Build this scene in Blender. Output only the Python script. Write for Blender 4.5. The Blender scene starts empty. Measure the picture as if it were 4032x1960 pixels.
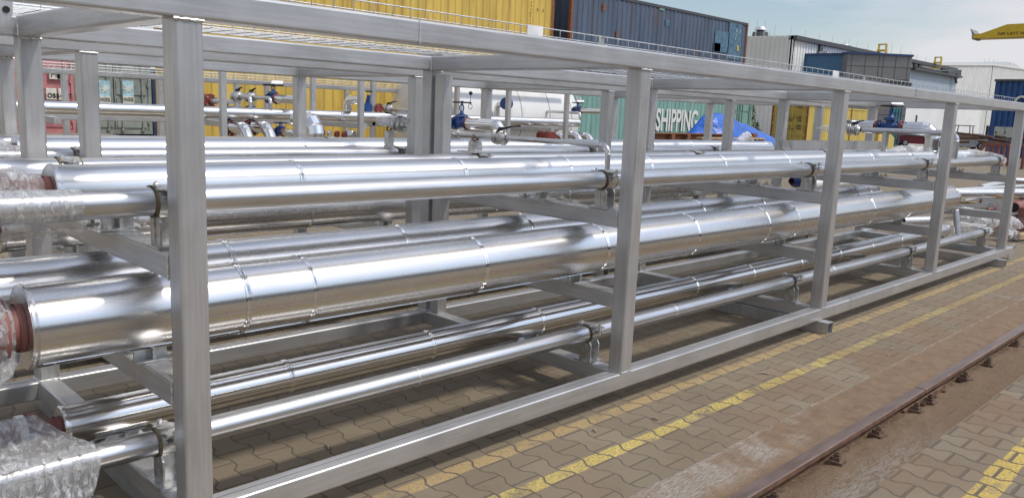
import bpy, math, random
from mathutils import Vector, Matrix, noise
R = math.radians
rnd = random.Random(7)
S = bpy.context.scene
C = S.collection
# ------------------------------------------------------------------ camera
CP = Vector((-1.15407, -2.79929, 1.73548))
CA = Vector((0.70930343, -0.70371008, 0.04099724))
CB = Vector((0.09046784, 0.14855758, 0.98475693))
CD = Vector((0.69907383, 0.69478254, -0.16903553))
CF = 3167.55
cam = bpy.data.cameras.new('camera'); co = bpy.data.objects.new('camera', cam); C.objects.link(co)
co.matrix_world = Matrix(((CA.x, CB.x, -CD.x, CP.x), (CA.y, CB.y, -CD.y, CP.y), (CA.z, CB.z, -CD.z, CP.z), (0, 0, 0, 1)))
cam.sensor_width = 36; cam.lens = CF/4032*36; cam.clip_end = 2000; cam.clip_start = 0.05
S.camera = co
# ------------------------------------------------------------------ sky and sun
SUN_DIR = Vector((0.30, -0.52, 0.90)).normalized()      # towards the sun
sel = math.asin(SUN_DIR.z)
w = bpy.data.worlds.new("World"); S.world = w; w.use_nodes = True
nt = w.node_tree; nt.nodes.clear()
def wn(t): return nt.nodes.new(t)
out = wn('ShaderNodeOutputWorld'); bg = wn('ShaderNodeBackground'); sky = wn('ShaderNodeTexSky')
sky.sky_type = 'NISHITA'; sky.sun_disc = False; sky.sun_elevation = sel
sky.sun_rotation = math.atan2(SUN_DIR.x, SUN_DIR.y); sky.air_density = 1.2; sky.dust_density = .5; sky.ozone_density = 3.0
tc = wn('ShaderNodeTexCoord'); mp = wn('ShaderNodeMapping'); mp.inputs['Scale'].default_value = (1.2, 1.2, 5.0)
nz = wn('ShaderNodeTexNoise'); nz.inputs['Scale'].default_value = 1.5; nz.inputs['Detail'].default_value = 7; nz.inputs['Roughness'].default_value = .55
cr = wn('ShaderNodeValToRGB'); cr.color_ramp.elements[0].position = .40; cr.color_ramp.elements[0].color = (.16, .16, .16, 1)
cr.color_ramp.elements[1].position = .60; cr.color_ramp.elements[1].color = (.94, .94, .94, 1)
mx = wn('ShaderNodeMixRGB'); mx.inputs['Color2'].default_value = (7.1, 7.05, 7.35, 1)
nt.links.new(tc.outputs['Generated'], mp.inputs['Vector']); nt.links.new(mp.outputs['Vector'], nz.inputs['Vector'])
nt.links.new(nz.outputs['Fac'], cr.inputs['Fac']); nt.links.new(cr.outputs['Color'], mx.inputs['Fac'])
nt.links.new(sky.outputs['Color'], mx.inputs['Color1'])
# thin cloud is brighter around the veiled sun
dt = wn('ShaderNodeVectorMath'); dt.operation = 'DOT_PRODUCT'; nm_ = wn('ShaderNodeVectorMath'); nm_.operation = 'NORMALIZE'; nt.links.new(tc.outputs['Generated'], nm_.inputs[0])
nt.links.new(nm_.outputs[0], dt.inputs[0]); dt.inputs[1].default_value = SUN_DIR
mr = wn('ShaderNodeMapRange'); mr.interpolation_type = 'SMOOTHSTEP'; mr.inputs[1].default_value = .55; mr.inputs[2].default_value = 1.0; mr.inputs[3].default_value = 1.0; mr.inputs[4].default_value = 2.3
nt.links.new(dt.outputs['Value'], mr.inputs[0]); gl = wn('ShaderNodeVectorMath'); gl.operation = 'SCALE'; nt.links.new(mx.outputs['Color'], gl.inputs[0]); nt.links.new(mr.outputs[0], gl.inputs['Scale'])
nt.links.new(gl.outputs[0], bg.inputs['Color'])
bg.inputs['Strength'].default_value = 0.103
nt.links.new(bg.outputs['Background'], out.inputs['Surface'])
sl = bpy.data.lights.new('sun', 'SUN'); sl.energy = 2.3; sl.angle = R(5); sl.color = (1, .93, .83)
so = bpy.data.objects.new('sun', sl); C.objects.link(so); so.location = (0, -5, 20)
so.rotation_euler = SUN_DIR.to_track_quat('Z', 'Y').to_euler()
S.view_settings.view_transform = 'Standard'; S.view_settings.look = 'None'
S.view_settings.exposure = 0.08; S.view_settings.gamma = 1
S.render.engine = 'CYCLES'
S.cycles.max_bounces = 8; S.cycles.glossy_bounces = 5; S.cycles.transparent_max_bounces = 24

def ray(u, v): return CD + CA*((u-2016)/CF) - CB*((v-980)/CF)
def at(u, v, X=None, Y=None, Z=None):
    r = ray(u, v)
    t = (X-CP.x)/r.x if X is not None else (Y-CP.y)/r.y if Y is not None else (Z-CP.z)/r.z
    return CP + r*t
# ------------------------------------------------------------------ mesh builder
class MB:
    def __init__(s): s.v = []; s.f = []; s.sm = []
    def add(s, vs, fs, sm=False):
        o = len(s.v); s.v += [tuple(p) for p in vs]; s.f += [tuple(i+o for i in f) for f in fs]; s.sm += [sm]*len(fs); return s
    def box(s, c, d, m=None, taper=1.0):
        x, y, z = d[0]/2, d[1]/2, d[2]/2
        vs = [Vector((sx*x*(taper if sz > 0 else 1), sy*y*(taper if sz > 0 else 1), sz*z)) for sz in (-1, 1) for sy in (-1, 1) for sx in (-1, 1)]
        if m is not None: vs = [m @ p for p in vs]
        vs = [p+Vector(c) for p in vs]
        return s.add(vs, [(0, 2, 3, 1), (4, 5, 7, 6), (0, 1, 5, 4), (2, 6, 7, 3), (0, 4, 6, 2), (1, 3, 7, 5)])
    def b2(s, a, b):
        return s.box([(a[i]+b[i])/2 for i in range(3)], [abs(b[i]-a[i]) for i in range(3)])
    def poly(s, pts, d):          # flat outline extruded by vector d
        n = len(pts); pts = [Vector(p) for p in pts]; d = Vector(d)
        vs = pts+[p+d for p in pts]
        return s.add(vs, [tuple(range(n))[::-1], tuple(range(n, 2*n))]+[(i, (i+1) % n, (i+1) % n+n, i+n) for i in range(n)])
    def sweep(s, prof, p0, p1, up=(0, 0, 1), cap=True, sm=False):   # closed 2d outline along a straight line
        p0 = Vector(p0); p1 = Vector(p1); t = (p1-p0).normalized(); up = Vector(up)
        a = up.cross(t).normalized(); u = t.cross(a)
        n = len(prof); vs = [p+a*x+u*y for p in (p0, p1) for x, y in prof]
        fs = [(i, (i+1) % n, (i+1) % n+n, i+n) for i in range(n)]
        s.add(vs, fs, sm)
        if cap: s.add(vs, [tuple(range(n))[::-1], tuple(range(n, 2*n))])
        return s
    def rhs(s, p0, p1, w=.1, h=.1, r=.011, up=(0, 0, 1), cap=True):
        pr = []
        for cx, cy, a0 in ((w/2-r, h/2-r, 0), (-w/2+r, h/2-r, 90), (-w/2+r, -h/2+r, 180), (w/2-r, -h/2+r, 270)):
            for k in range(4):
                a = R(a0+30*k); pr.append((cx+r*math.cos(a), cy+r*math.sin(a)))
        return s.sweep(pr, p0, p1, up, cap)
    def tube(s, pts, r, n=16, cap=True, sm=True):
        pts = [Vector(p) for p in pts]; m = len(pts)
        rs = r if isinstance(r, (list, tuple)) else [r]*m
        prev = None; vs = []
        for i, p in enumerate(pts):
            t = (pts[min(i+1, m-1)]-pts[max(i-1, 0)]).normalized()
            if prev is None:
                a = t.cross(Vector((0, 0, 1)));  a = t.cross(Vector((0, 1, 0))) if a.length < .2 else a
            else: a = prev-t*prev.dot(t)
            a.normalize(); prev = a; b = t.cross(a)
            vs += [p+(a*math.cos(2*math.pi*k/n)+b*math.sin(2*math.pi*k/n))*rs[i] for k in range(n)]
        fs = [(i*n+k, (i*n+(k+1) % n), (i+1)*n+(k+1) % n, (i+1)*n+k) for i in range(m-1) for k in range(n)]
        s.add(vs, fs, sm)
        if cap: s.add(vs, [tuple(range(n))[::-1], tuple(range((m-1)*n, m*n))])
        return s
    def lathe(s, prof, o, ax, n=32, sm=True):     # prof: (distance along axis, radius)
        o = Vector(o); ax = Vector(ax).normalized()
        a = ax.cross(Vector((0, 0, 1))); a = ax.cross(Vector((0, 1, 0))) if a.length < .2 else a
        a.normalize(); b = ax.cross(a)
        for i in range(len(prof)-1):
            vs = [o+ax*d+(a*math.cos(2*math.pi*k/n)+b*math.sin(2*math.pi*k/n))*r for d, r in prof[i:i+2] for k in range(n)]
            s.add(vs, [(k, (k+1) % n, (k+1) % n+n, k+n) for k in range(n)], sm)
        return s
    def cyl(s, p, q, r, n=16, sm=True): return s.tube([p, q], r, n, True, sm)
    def ball(s, c, r, n=10, sq=(1, 1, 1)):
        vs = []; fs = []
        for i in range(n+1):
            th = math.pi*i/n
            for k in range(2*n):
                ph = math.pi*k/n; vs.append((c[0]+r*sq[0]*math.sin(th)*math.cos(ph), c[1]+r*sq[1]*math.sin(th)*math.sin(ph), c[2]+r*sq[2]*math.cos(th)))
        for i in range(n):
            for k in range(2*n): fs.append((i*2*n+k, (i+1)*2*n+k, (i+1)*2*n+(k+1) % (2*n), i*2*n+(k+1) % (2*n)))
        return s.add(vs, fs, True)
    def build(s, name, mat, parent=None):
        me = bpy.data.meshes.new(name); me.from_pydata(s.v, [], s.f)
        me.polygons.foreach_set('use_smooth', s.sm); me.materials.append(mat); me.update()
        o = bpy.data.objects.new(name, me); C.objects.link(o)
        if parent is not None: o.parent = parent; o.matrix_parent_inverse = parent.matrix_basis.inverted()
        return o
def tag(o, label=None, cat=None, group=None, kind=None):
    if label: o['label'] = label
    if cat: o['category'] = cat
    if group: o['group'] = group
    if kind: o['kind'] = kind
    return o
def thing(name, loc, label, cat, group=None):
    o = bpy.data.objects.new(name, None); C.objects.link(o); o.location = loc; o.empty_display_size = .1
    return tag(o, label, cat, group)
def fillet(pts, r, n=6):
    pts = [Vector(p) for p in pts]; o = [pts[0]]
    for i in range(1, len(pts)-1):
        a = (pts[i-1]-pts[i]); b = (pts[i+1]-pts[i]); a.normalize(); b.normalize()
        ang = a.angle(b); d = r/math.tan(ang/2)
        p = pts[i]+a*d; q = pts[i]+b*d; cc = pts[i]+(a+b).normalized()*(r/math.sin(ang/2))
        for k in range(n+1):
            t = k/n; v = (p-cc).lerp(q-cc, t)
            o.append(cc+v.normalized()*r)
    o.append(pts[-1]); return o
def text(s, size, loc, mat, parent, facing='-Y', sx=1.0, extr=.004, roll=0, name='lettering', align='LEFT', shear=0):
    cu = bpy.data.curves.new(name, 'FONT'); cu.body = s; cu.size = size; cu.extrude = extr; cu.align_x = align; cu.offset = size*(.022 if size > .5 else .012) if size > .25 else 0; cu.shear = shear
    t = bpy.data.objects.new(name, cu); C.objects.link(t)
    dg = bpy.context.evaluated_depsgraph_get(); me = bpy.data.meshes.new_from_object(t.evaluated_get(dg))
    bpy.data.objects.remove(t); me.materials.clear(); me.materials.append(mat)
    rz = {'-Y': 0, '-X': -90, '+Z': 0}[facing]
    m = Matrix.Translation(Vector(loc)) @ Matrix.Rotation(R(rz), 4, 'Z') @ (Matrix.Rotation(R(90), 4, 'X') if facing != '+Z' else Matrix()) @ Matrix.Rotation(R(roll), 4, 'Z') @ Matrix.Diagonal((sx, 1, 1, 1))
    me.transform(m)
    o = bpy.data.objects.new(name, me); C.objects.link(o)
    if parent is not None: o.parent = parent; o.matrix_parent_inverse = parent.matrix_basis.inverted()
    return o
# ------------------------------------------------------------------ materials
class NT:
    def __init__(s, name):
        s.m = bpy.data.materials.new(name); s.m.use_nodes = True; s.t = s.m.node_tree; s.b = s.t.nodes['Principled BSDF']
    def n(s, t, **k):
        x = s.t.nodes.new(t)
        for a, b in k.items(): setattr(x, a, b)
        return x
    def put(s, sock, v):
        if isinstance(v, bpy.types.NodeSocket): s.t.links.new(v, sock)
        else: sock.default_value = v
    def math(s, op, a, b=0.0, c=None, clamp=False):
        x = s.n('ShaderNodeMath', operation=op, use_clamp=clamp); s.put(x.inputs[0], a); s.put(x.inputs[1], b)
        if c is not None: s.put(x.inputs[2], c)
        return x.outputs[0]
    def mix(s, f, a, b, mode='MIX'):
        x = s.n('ShaderNodeMixRGB', blend_type=mode); s.put(x.inputs[0], f)
        s.put(x.inputs[1], a if not isinstance(a, tuple) or len(a) == 4 else (*a, 1)); s.put(x.inputs[2], b if not isinstance(b, tuple) or len(b) == 4 else (*b, 1)); return x.outputs[0]
    def noise(s, scale=5, detail=4, vec=None, rough=.5, sc=None, dist=0):
        x = s.n('ShaderNodeTexNoise'); x.inputs['Scale'].default_value = scale; x.inputs['Detail'].default_value = detail; x.inputs['Roughness'].default_value = rough; x.inputs['Distortion'].default_value = dist
        v = vec if vec is not None else s.co()
        if sc: 
            m = s.n('ShaderNodeMapping'); m.inputs['Scale'].default_value = sc; s.t.links.new(v, m.inputs['Vector']); v = m.outputs['Vector']
        s.t.links.new(v, x.inputs['Vector']); return x.outputs['Fac']
    def co(s):
        if not hasattr(s, '_c'): s._c = s.n('ShaderNodeNewGeometry').outputs['Position']
        return s._c
    def ramp(s, f, lo, hi):  # smooth 0..1
        x = s.n('ShaderNodeMapRange', interpolation_type='SMOOTHSTEP'); s.put(x.inputs[0], f); x.inputs[1].default_value = lo; x.inputs[2].default_value = hi; return x.outputs[0]
    def bump(s, h, st=.3, dist=.01):
        x = s.n('ShaderNodeBump'); x.inputs['Strength'].default_value = st; x.inputs['Distance'].default_value = dist; s.t.links.new(h, x.inputs['Height'])
        s.t.links.new(x.outputs[0], s.b.inputs['Normal']); return x
    def set(s, **k):
        for a, v in k.items():
            i = s.b.inputs[a.replace('_', ' ')]
            if isinstance(v, tuple) and len(v) == 3: v = (*v, 1)
            s.put(i, v)
        return s
M = {}
def simple(name, col, rough=.5, metal=0.0, var=.15, scale=8, sc=None, bump=0, bscale=40, bdist=.004, dirt=None, dfac=.4):
    t = NT(name); f = t.noise(scale, 5, sc=sc)
    k = t.ramp(f, .3, .7)
    c = t.mix(k, tuple(x*(1-var) for x in col), tuple(min(1, x*(1+var)) for x in col))
    if dirt:
        g = t.ramp(t.noise(scale*.6+1, 7, rough=.65, sc=sc), .52, .68); c = t.mix(t.math('MULTIPLY', g, dfac), c, dirt)
    t.set(Base_Color=c, Metallic=metal, Roughness=t.math('ADD', t.math('MULTIPLY', f, .16), rough-.08))
    if bump: t.bump(t.noise(bscale, 3, sc=sc), bump, bdist)
    M[name] = t.m; return t.m
# frame steel: dull brushed stainless tube with faint drawing lines and smears
def frame_steel(key, sc1, dsc):
    t = NT(key); g = t.noise(3.2, 6, rough=.6); fine = t.noise(60, 3, sc=sc1)
    dirt = t.ramp(t.noise(2.1, 6, rough=.65, sc=dsc), .50, .78)
    c = t.mix(t.ramp(g, .3, .7), (.45, .45, .45), (.53, .53, .53))
    c = t.mix(t.math('MULTIPLY', dirt, .34), c, (.30, .28, .26))
    c = t.mix(t.math('MULTIPLY', t.ramp(fine, .42, .62), .30), c, (.66, .66, .66))
    t.set(Base_Color=c, Metallic=.66, Roughness=t.math('ADD', t.math('MULTIPLY', g, .18), .27))
    t.bump(fine, .10, .002); M[key] = t.m
frame_steel('frame', (1, 1, .05), (2.2, 2.2, .5)); frame_steel('frame_x', (.05, 1, 1), (.6, 2.4, 2.4)); frame_steel('frame_y', (1, .05, 1), (2.2, .6, 2.2))
def clad(name, base, rough, wob=.25, wdist=.004, aniso=.68):
    t = NT(name); l = t.noise(2.2, 2, sc=(.35, 1.4, 1.4)); fl = t.noise(60, 3, sc=(.05, 1, 1)); sm = t.noise(6, 5, sc=(.5, 1, 1), rough=.6)
    t.set(Base_Color=t.mix(t.ramp(sm, .35, .7), base, tuple(x*.93 for x in base)), Metallic=1.0,
          Roughness=t.math('ADD', t.math('ADD', t.math('MULTIPLY', sm, .06), t.math('MULTIPLY', fl, .04)), rough))
    tg = t.n('ShaderNodeTangent', direction_type='RADIAL', axis='X'); t.put(t.b.inputs['Tangent'], tg.outputs[0]); t.put(t.b.inputs['Anisotropic'], aniso); t.put(t.b.inputs['Anisotropic Rotation'], .25); band = t.noise(15, 2, sc=(.012, 1, 1)); dents = t.noise(4.5, 3, sc=(.8, 1.6, 1.6)); t.bump(t.math('ADD', t.math('ADD', l, t.math('MULTIPLY', fl, .008)), t.math('ADD', t.math('MULTIPLY', band, .16), t.math('MULTIPLY', dents, .04))), wob, wdist); M[name] = t.m
clad('cladding', (.73, .72, .71), .225, .16, .009)
clad('cladding_fine', (.74, .73, .72), .13, .16, .007)
clad('cladding_dull', (.75, .75, .75), .25, .16, .008)
def bare():
    t = NT('bare_pipe'); fl = t.noise(70, 4, sc=(.04, 1, 1)); sm = t.noise(9, 6, sc=(.3, 1, 1), rough=.65); sp = t.ramp(t.noise(30, 6, sc=(.5, 1, 1), rough=.7), .62, .72)
    c = t.mix(t.ramp(sm, .35, .7), (.66, .66, .665), (.55, .55, .555)); c = t.mix(t.math('MULTIPLY', sp, .5), c, (.35, .34, .33))
    t.set(Base_Color=c, Metallic=.95, Roughness=t.math('ADD', t.math('MULTIPLY', sm, .16), .22)); t.bump(fl, .08, .002); M['bare'] = t.m
bare()
simple('weld', (.72, .72, .70), .3, .9, .25, 60, bump=.6, bscale=160, bdist=.004)
simple('band', (.86, .86, .85), .12, 1, .05, 20)
simple('bolt', (.62, .61, .58), .3, .9, .2, 40)
simple('clamp_steel', (.55, .55, .54), .33, .85, .2, 30)
simple('galv', (.60, .61, .62), .42, .7, .15, 25)
simple('liner', (.26, .20, .12), .75, 0, .25, 20)
simple('rubber', (.02, .02, .022), .6)
simple('seam_dark', (.16, .155, .15), .5, .5)
simple('valve_blue', (.012, .06, .22), .38, 0, .2, 18, bump=.2, bscale=60)
simple('valve_red', (.20, .035, .025), .45, 0, .25, 18, bump=.2, bscale=60)
simple('primer_red', (.22, .085, .068), .6, 0, .18, 5, dirt=(.16, .06, .045), bump=.15)
simple('wheel_black', (.015, .017, .022), .4)
simple('plate_white', (.78, .79, .80), .35)
simple('cast_steel', (.62, .61, .58), .32, .9, .15, 25, bump=.2, bscale=50)
simple('yellow_box', (.56, .39, .08), .5, 0, .14, 1.6, sc=(1.5, 1, .25), dirt=(.34, .19, .05), dfac=.55)
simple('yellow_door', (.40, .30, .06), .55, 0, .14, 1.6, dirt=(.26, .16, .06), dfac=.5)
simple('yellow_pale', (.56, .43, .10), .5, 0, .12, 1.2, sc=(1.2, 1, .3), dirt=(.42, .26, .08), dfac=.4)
simple('rust', (.20, .075, .03), .8, 0, .35, 14, dirt=(.08, .03, .02))
simple('blue_box', (.075, .105, .155), .5, .1, .22, 1.3, sc=(2.0, 1, .3), dirt=(.14, .07, .045), dfac=.5)
simple('blue_end', (.025, .05, .11), .5, 0, .2, 2)
simple('blue_patch', (.07, .15, .22), .5, 0, .25, 5)
simple('teal_box', (.19, .35, .30), .55, 0, .14, 1.5, sc=(2, 1, .3), dirt=(.16, .26, .20), dfac=.5)
simple('teal_dark', (.03, .16, .19), .5)
simple('grey_box', (.25, .28, .26), .6, 0, .15, 3, dirt=(.14, .14, .12), dfac=.7)
simple('pink_box', (.50, .20, .22), .6, 0, .15, 3, dirt=(.40, .17, .11), dfac=.8)
simple('letter_white', (.66, .66, .60), .6, 0, .12, 9)
simple('letter_black', (.015, .013, .012), .6)
simple('logo_blue', (.36, .56, .64), .6, 0, .2, 9)
simple('black_gap', (.012, .012, .012), .8)
simple('tank_white', (.70, .70, .69), .3, 0, .04, 1.2, dirt=(.56, .53, .48), dfac=.4)
simple('tarp', (.015, .11, .48), .38, 0, .2, 3, bump=.9, bscale=3, bdist=.12)
simple('wood', (.42, .31, .18), .75, 0, .2, 8)
simple('hall_white', (.66, .67, .65), .5, 0, .05, .5)
simple('hall_bright', (.72, .73, .72), .5, 0, .05, .5)
simple('roof_dark', (.06, .065, .07), .6)
simple('office_blue', (.045, .13, .24), .6, 0, .08, 3, bump=.3, bscale=12)
simple('office_grey', (.19, .19, .19), .5, .2, .08, .7)
simple('office_pale', (.30, .37, .44), .6, 0, .06, 2)
simple('trim_blue', (.02, .05, .16), .5)
simple('gate_blue', (.015, .075, .24), .5, 0, .12, 1.5)
simple('cabinet', (.42, .46, .43), .5)
simple('yellow_paint', (.60, .42, .02), .45, 0, .06, 3)
simple('silver_paint', (.34, .36, .38), .3, .5, .05, 3)
simple('maroon_paint', (.16, .02, .03), .3)
simple('white_paint', (.75, .76, .77), .3)
simple('car_glass', (.02, .025, .03), .08)
simple('tyre', (.018, .018, .018), .8)
simple('lamp_red', (.45, .02, .02), .3)
simple('skylight', (.42, .44, .45), .3)
simple('leaf', (.05, .10, .03), .7, 0, .4, 30)
simple('bark', (.10, .07, .05), .9)
simple('rail_top', (.235, .165, .135), .32, .6, .2, 20, sc=(.2, 1, 1), dirt=(.22, .12, .075), dfac=.7)
simple('rail_rust', (.15, .080, .048), .8, .1, .3, 14, dirt=(.08, .045, .03), bump=.3)
simple('dark_iron', (.12, .075, .050), .8, .2, .4, 30, bump=.5, bscale=60)
simple('fitting_tin', (.78, .78, .78), .16, 1, .05, 8, bump=.15, bscale=7)
simple('yard_grey', (.13, .13, .135), .6)
simple('pebble', (.34, .29, .24), .85)
# plastic film: crumpled, see-through, with whitish folds
def film():
    t = NT('plastic_film'); b = t.b
    folds = t.noise(30, 7, rough=.72, sc=(1.3, .55, .55), dist=.9); k = t.ramp(folds, .46, .66)
    t.set(Base_Color=(.92, .93, .95), Roughness=.16); b.inputs['Specular IOR Level'].default_value = .8
    b.inputs['IOR'].default_value = 1.5
    t.bump(folds, 1.0, .03)
    tr = t.n('ShaderNodeBsdfTransparent'); mx = t.n('ShaderNodeMixShader'); lw = t.n('ShaderNodeLayerWeight'); lw.inputs[0].default_value = .35
    f = t.math('ADD', t.math('MULTIPLY', k, .58), t.math('MULTIPLY', lw.outputs['Facing'], .30)); f = t.math('ADD', f, .27, clamp=True)
    t.t.links.new(f, mx.inputs[0]); t.t.links.new(tr.outputs[0], mx.inputs[1]); t.t.links.new(b.outputs[0], mx.inputs[2])
    o = t.t.nodes['Material Output']; t.t.links.new(mx.outputs[0], o.inputs['Surface']); M['film'] = t.m
film()
# interlocking pavers with wavy joints, worn painted lines and brown rust dust
def pavers():
    t = NT('pavers'); p = t.co(); sp = t.n('ShaderNodeSeparateXYZ'); t.t.links.new(p, sp.inputs[0]); X, Y = sp.outputs[0], sp.outputs[1]
    PX, PY, A = .1497, .2332, .0165
    wob = t.math('MULTIPLY', t.math('SUBTRACT', t.noise(9, 3), .5), .012)
    Xw = t.math('ADD', X, wob)
    ph = t.math('DIVIDE', t.math('ADD', Y, .10), PY)
    cw = t.math('MULTIPLY', t.math('COSINE', t.math('MULTIPLY', ph, 2*math.pi)), 1.7)
    W = t.math('MAXIMUM', t.math('MINIMUM', cw, 1), -1)
    u = t.math('DIVIDE', t.math('SUBTRACT', Xw, 2.0056), PX)
    j = t.math('ROUND', u)
    par = t.math('PINGPONG', j, 1)                       # 0 even, 1 odd
    sg = t.math('SUBTRACT', t.math('MULTIPLY', par, 2), 1)
    du = t.math('SUBTRACT', t.math('MULTIPLY', t.math('SUBTRACT', u, j), PX), t.math('MULTIPLY', t.math('MULTIPLY', sg, W), A))
    d1 = t.math('ABSOLUTE', du)
    col = t.math('ADD', j, t.math('SUBTRACT', t.math('GREATER_THAN', du, 0), 1))
    cp = t.math('MULTIPLY', t.math('PINGPONG', col, 1), .5)
    row = t.math('ADD', ph, cp); fr = t.math('SUBTRACT', row, t.math('ROUND', row)); d2 = t.math('MULTIPLY', t.math('ABSOLUTE', fr), PY)
    d = t.math('MINIMUM', d1, d2)
    jw = t.math('ADD', .0008, t.math('MULTIPLY', t.noise(14, 3), t.math('ADD', .0040, t.math('MULTIPLY', t.ramp(Y, -1.3, -1.5), .008))))
    jr = t.n('ShaderNodeMapRange'); t.put(jr.inputs[0], d); t.put(jr.inputs[1], jw); t.put(jr.inputs[2], t.math('ADD', jw, .0025)); joint = t.math('SUBTRACT', 1, jr.outputs[0])
    wnz = t.n('ShaderNodeTexWhiteNoise', noise_dimensions='2D'); cmb = t.n('ShaderNodeCombineXYZ'); t.put(cmb.inputs[0], col); t.put(cmb.inputs[1], t.math('ROUND', t.math('ADD', row, .5))); t.t.links.new(cmb.outputs[0], wnz.inputs['Vector'])
    tone = wnz.outputs['Value']
    c = t.mix(tone, (.194, .158, .108), (.243, .200, .139))
    c = t.mix(t.ramp(t.noise(220, 3, rough=.7), .25, .8), t.mix(1, c, (.72, .72, .72), 'MULTIPLY'), t.mix(1, c, (1.22, 1.2, 1.18), 'MULTIPLY'))
    big = t.ramp(t.noise(1.1, 6, rough=.6), .35, .7); c = t.mix(t.math('MULTIPLY', big, .32), c, (.135, .102, .070))
    stain = t.ramp(t.noise(4.2, 7, rough=.7), .56, .70); c = t.mix(t.math('MULTIPLY', stain, .35), c, (.10, .075, .05))
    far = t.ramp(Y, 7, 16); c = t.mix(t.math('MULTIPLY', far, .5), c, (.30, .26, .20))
    # paint
    def line(y0, y1, colr, lo, hi, edge=.012):
        yw = t.math('ADD', t.math('ADD', Y, t.math('MULTIPLY', t.math('SUBTRACT', tone, .5), .022)), t.math('MULTIPLY', t.math('SUBTRACT', t.noise(16, 4), .5), .014))
        m = t.math('MULTIPLY', t.math('GREATER_THAN', yw, y0), t.math('LESS_THAN', yw, y1))
        wear = t.ramp(t.noise(70, 6, rough=.75), lo, hi)
        bigw = t.ramp(t.noise(2.6, 5, sc=(1, 1, 1), rough=.7), .34, .50)
        return t.math('MULTIPLY', t.math('MULTIPLY', m, wear), bigw), colr
    t_gap0, t_gap1 = .005, .011
    xfade = t.math('SUBTRACT', 1, t.math('MULTIPLY', t.ramp(X, 3.6, 5.6), .50))
    for y0, y1, colr, lo, hi, k in ((-.092, -.004, (.43, .30, .125), .34, .58, .88), (-.445, -.357, (.60, .47, .11), .38, .56, .95), (-1.925, -1.808, (.58, .42, .08), .36, .54, .95)):
        m, cc = line(y0, y1, colr, lo, hi)
        gap = t.ramp(d, t_gap0, t_gap1); m = t.math('MULTIPLY', t.math('MULTIPLY', m, k), gap)
        if y1 < -.2 and y0 > -1: m = t.math('MULTIPLY', m, xfade)
        c = t.mix(m, c, cc)
    # rust dust lies near the rail
    near = t.math('MULTIPLY', t.ramp(Y, -.02, -.75), t.ramp(Y, -2.1, -1.5))
    dust = t.math('MULTIPLY', near, t.ramp(t.noise(1.7, 6, rough=.62), .36, .62)); dust = t.math('MULTIPLY', dust, t.math('ADD', .35, t.math('MULTIPLY', t.ramp(X, 2.2, 4.6), .6)))
    c = t.mix(t.math('MULTIPLY', dust, .92), c, (.185, .115, .065))
    c = t.mix(t.math('MULTIPLY', joint, t.math('SUBTRACT', .70, t.math('MULTIPLY', dust, .40))), c, (.085, .064, .048))
    t.set(Base_Color=c, Roughness=.86)
    t.bump(t.math('ADD', t.math('ADD', t.math('MULTIPLY', joint, -1), t.math('MULTIPLY', tone, .5)), t.math('MULTIPLY', t.noise(160, 4, rough=.7), .35)), .7, .007)
    M['pavers'] = t.m
pavers()
def slab():
    t = NT('dusty_concrete'); sp = t.n('ShaderNodeSeparateXYZ'); t.t.links.new(t.co(), sp.inputs[0]); X, Y = sp.outputs[0], sp.outputs[1]
    g = t.noise(140, 5, rough=.75); st = t.noise(60, 5, sc=(.35, 2.2, 1), rough=.7, dist=.5)
    c = t.mix(t.ramp(st, .38, .62), (.19, .15, .115), (.33, .295, .25))
    dust = t.ramp(t.math('ADD', t.noise(2.3, 7, rough=.62), t.math('MULTIPLY', t.ramp(X, 1.9, 4.4), .34)), .52, .66)
    dust = t.math('MAXIMUM', dust, t.ramp(t.math('ADD', Y, t.math('MULTIPLY', t.noise(5, 5), .12)), -.86, -.98))
    edge = t.math('MULTIPLY', t.ramp(Y, -.80, -.775), t.ramp(t.noise(11, 6, rough=.7), .38, .55)); dust = t.math('MULTIPLY', dust, t.math('SUBTRACT', 1, t.math('MULTIPLY', edge, .8)))
    c = t.mix(t.math('MULTIPLY', dust, .93), c, t.mix(t.ramp(t.noise(9, 7, rough=.7), .3, .7), t.mix(g, (.115, .070, .038), (.19, .122, .070)), t.mix(g, (.165, .106, .060), (.26, .172, .104))))
    sp2 = t.ramp(t.noise(90, 3), .68, .74); c = t.mix(t.math('MULTIPLY', sp2, .4), c, (.42, .36, .30)); pit = t.math('MULTIPLY', t.ramp(Y, -.98, -1.04), t.ramp(t.noise(7, 6, rough=.75), .60, .68)); c = t.mix(t.math('MULTIPLY', pit, .8), c, (.05, .03, .02))
    t.set(Base_Color=c, Roughness=.9); t.bump(t.math('ADD', t.math('MULTIPLY', st, .5), g), .6, .008); M['slab'] = t.m
    t = NT('rust_sand'); sp = t.n('ShaderNodeSeparateXYZ'); t.t.links.new(t.co(), sp.inputs[0]); X, Y = sp.outputs[0], sp.outputs[1]
    g = t.noise(120, 5, rough=.75); st = t.noise(22, 6, sc=(.5, 1.6, 1), rough=.7, dist=1)
    c = t.mix(g, (.140, .088, .048), (.27, .180, .108)); c = t.mix(t.ramp(st, .55, .72), c, (.12, .075, .048))
    crust = t.math('MULTIPLY', t.ramp(Y, -1.17, -1.14), t.ramp(t.noise(40, 6, sc=(.6, 1, 1), rough=.75), .42, .6)); c = t.mix(t.math('MULTIPLY', crust, .75), c, (.07, .048, .034)); lime = t.math('MULTIPLY', t.ramp(Y, -1.20, -1.42), t.ramp(X, 4.4, 2.8)); c = t.mix(t.math('MULTIPLY', t.math('MULTIPLY', lime, t.ramp(st, .38, .6)), .75), c, (.36, .33, .28))
    t.set(Base_Color=c, Roughness=.92); t.bump(t.math('ADD', st, g), .8, .015); M['sand'] = t.m
slab()
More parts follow.
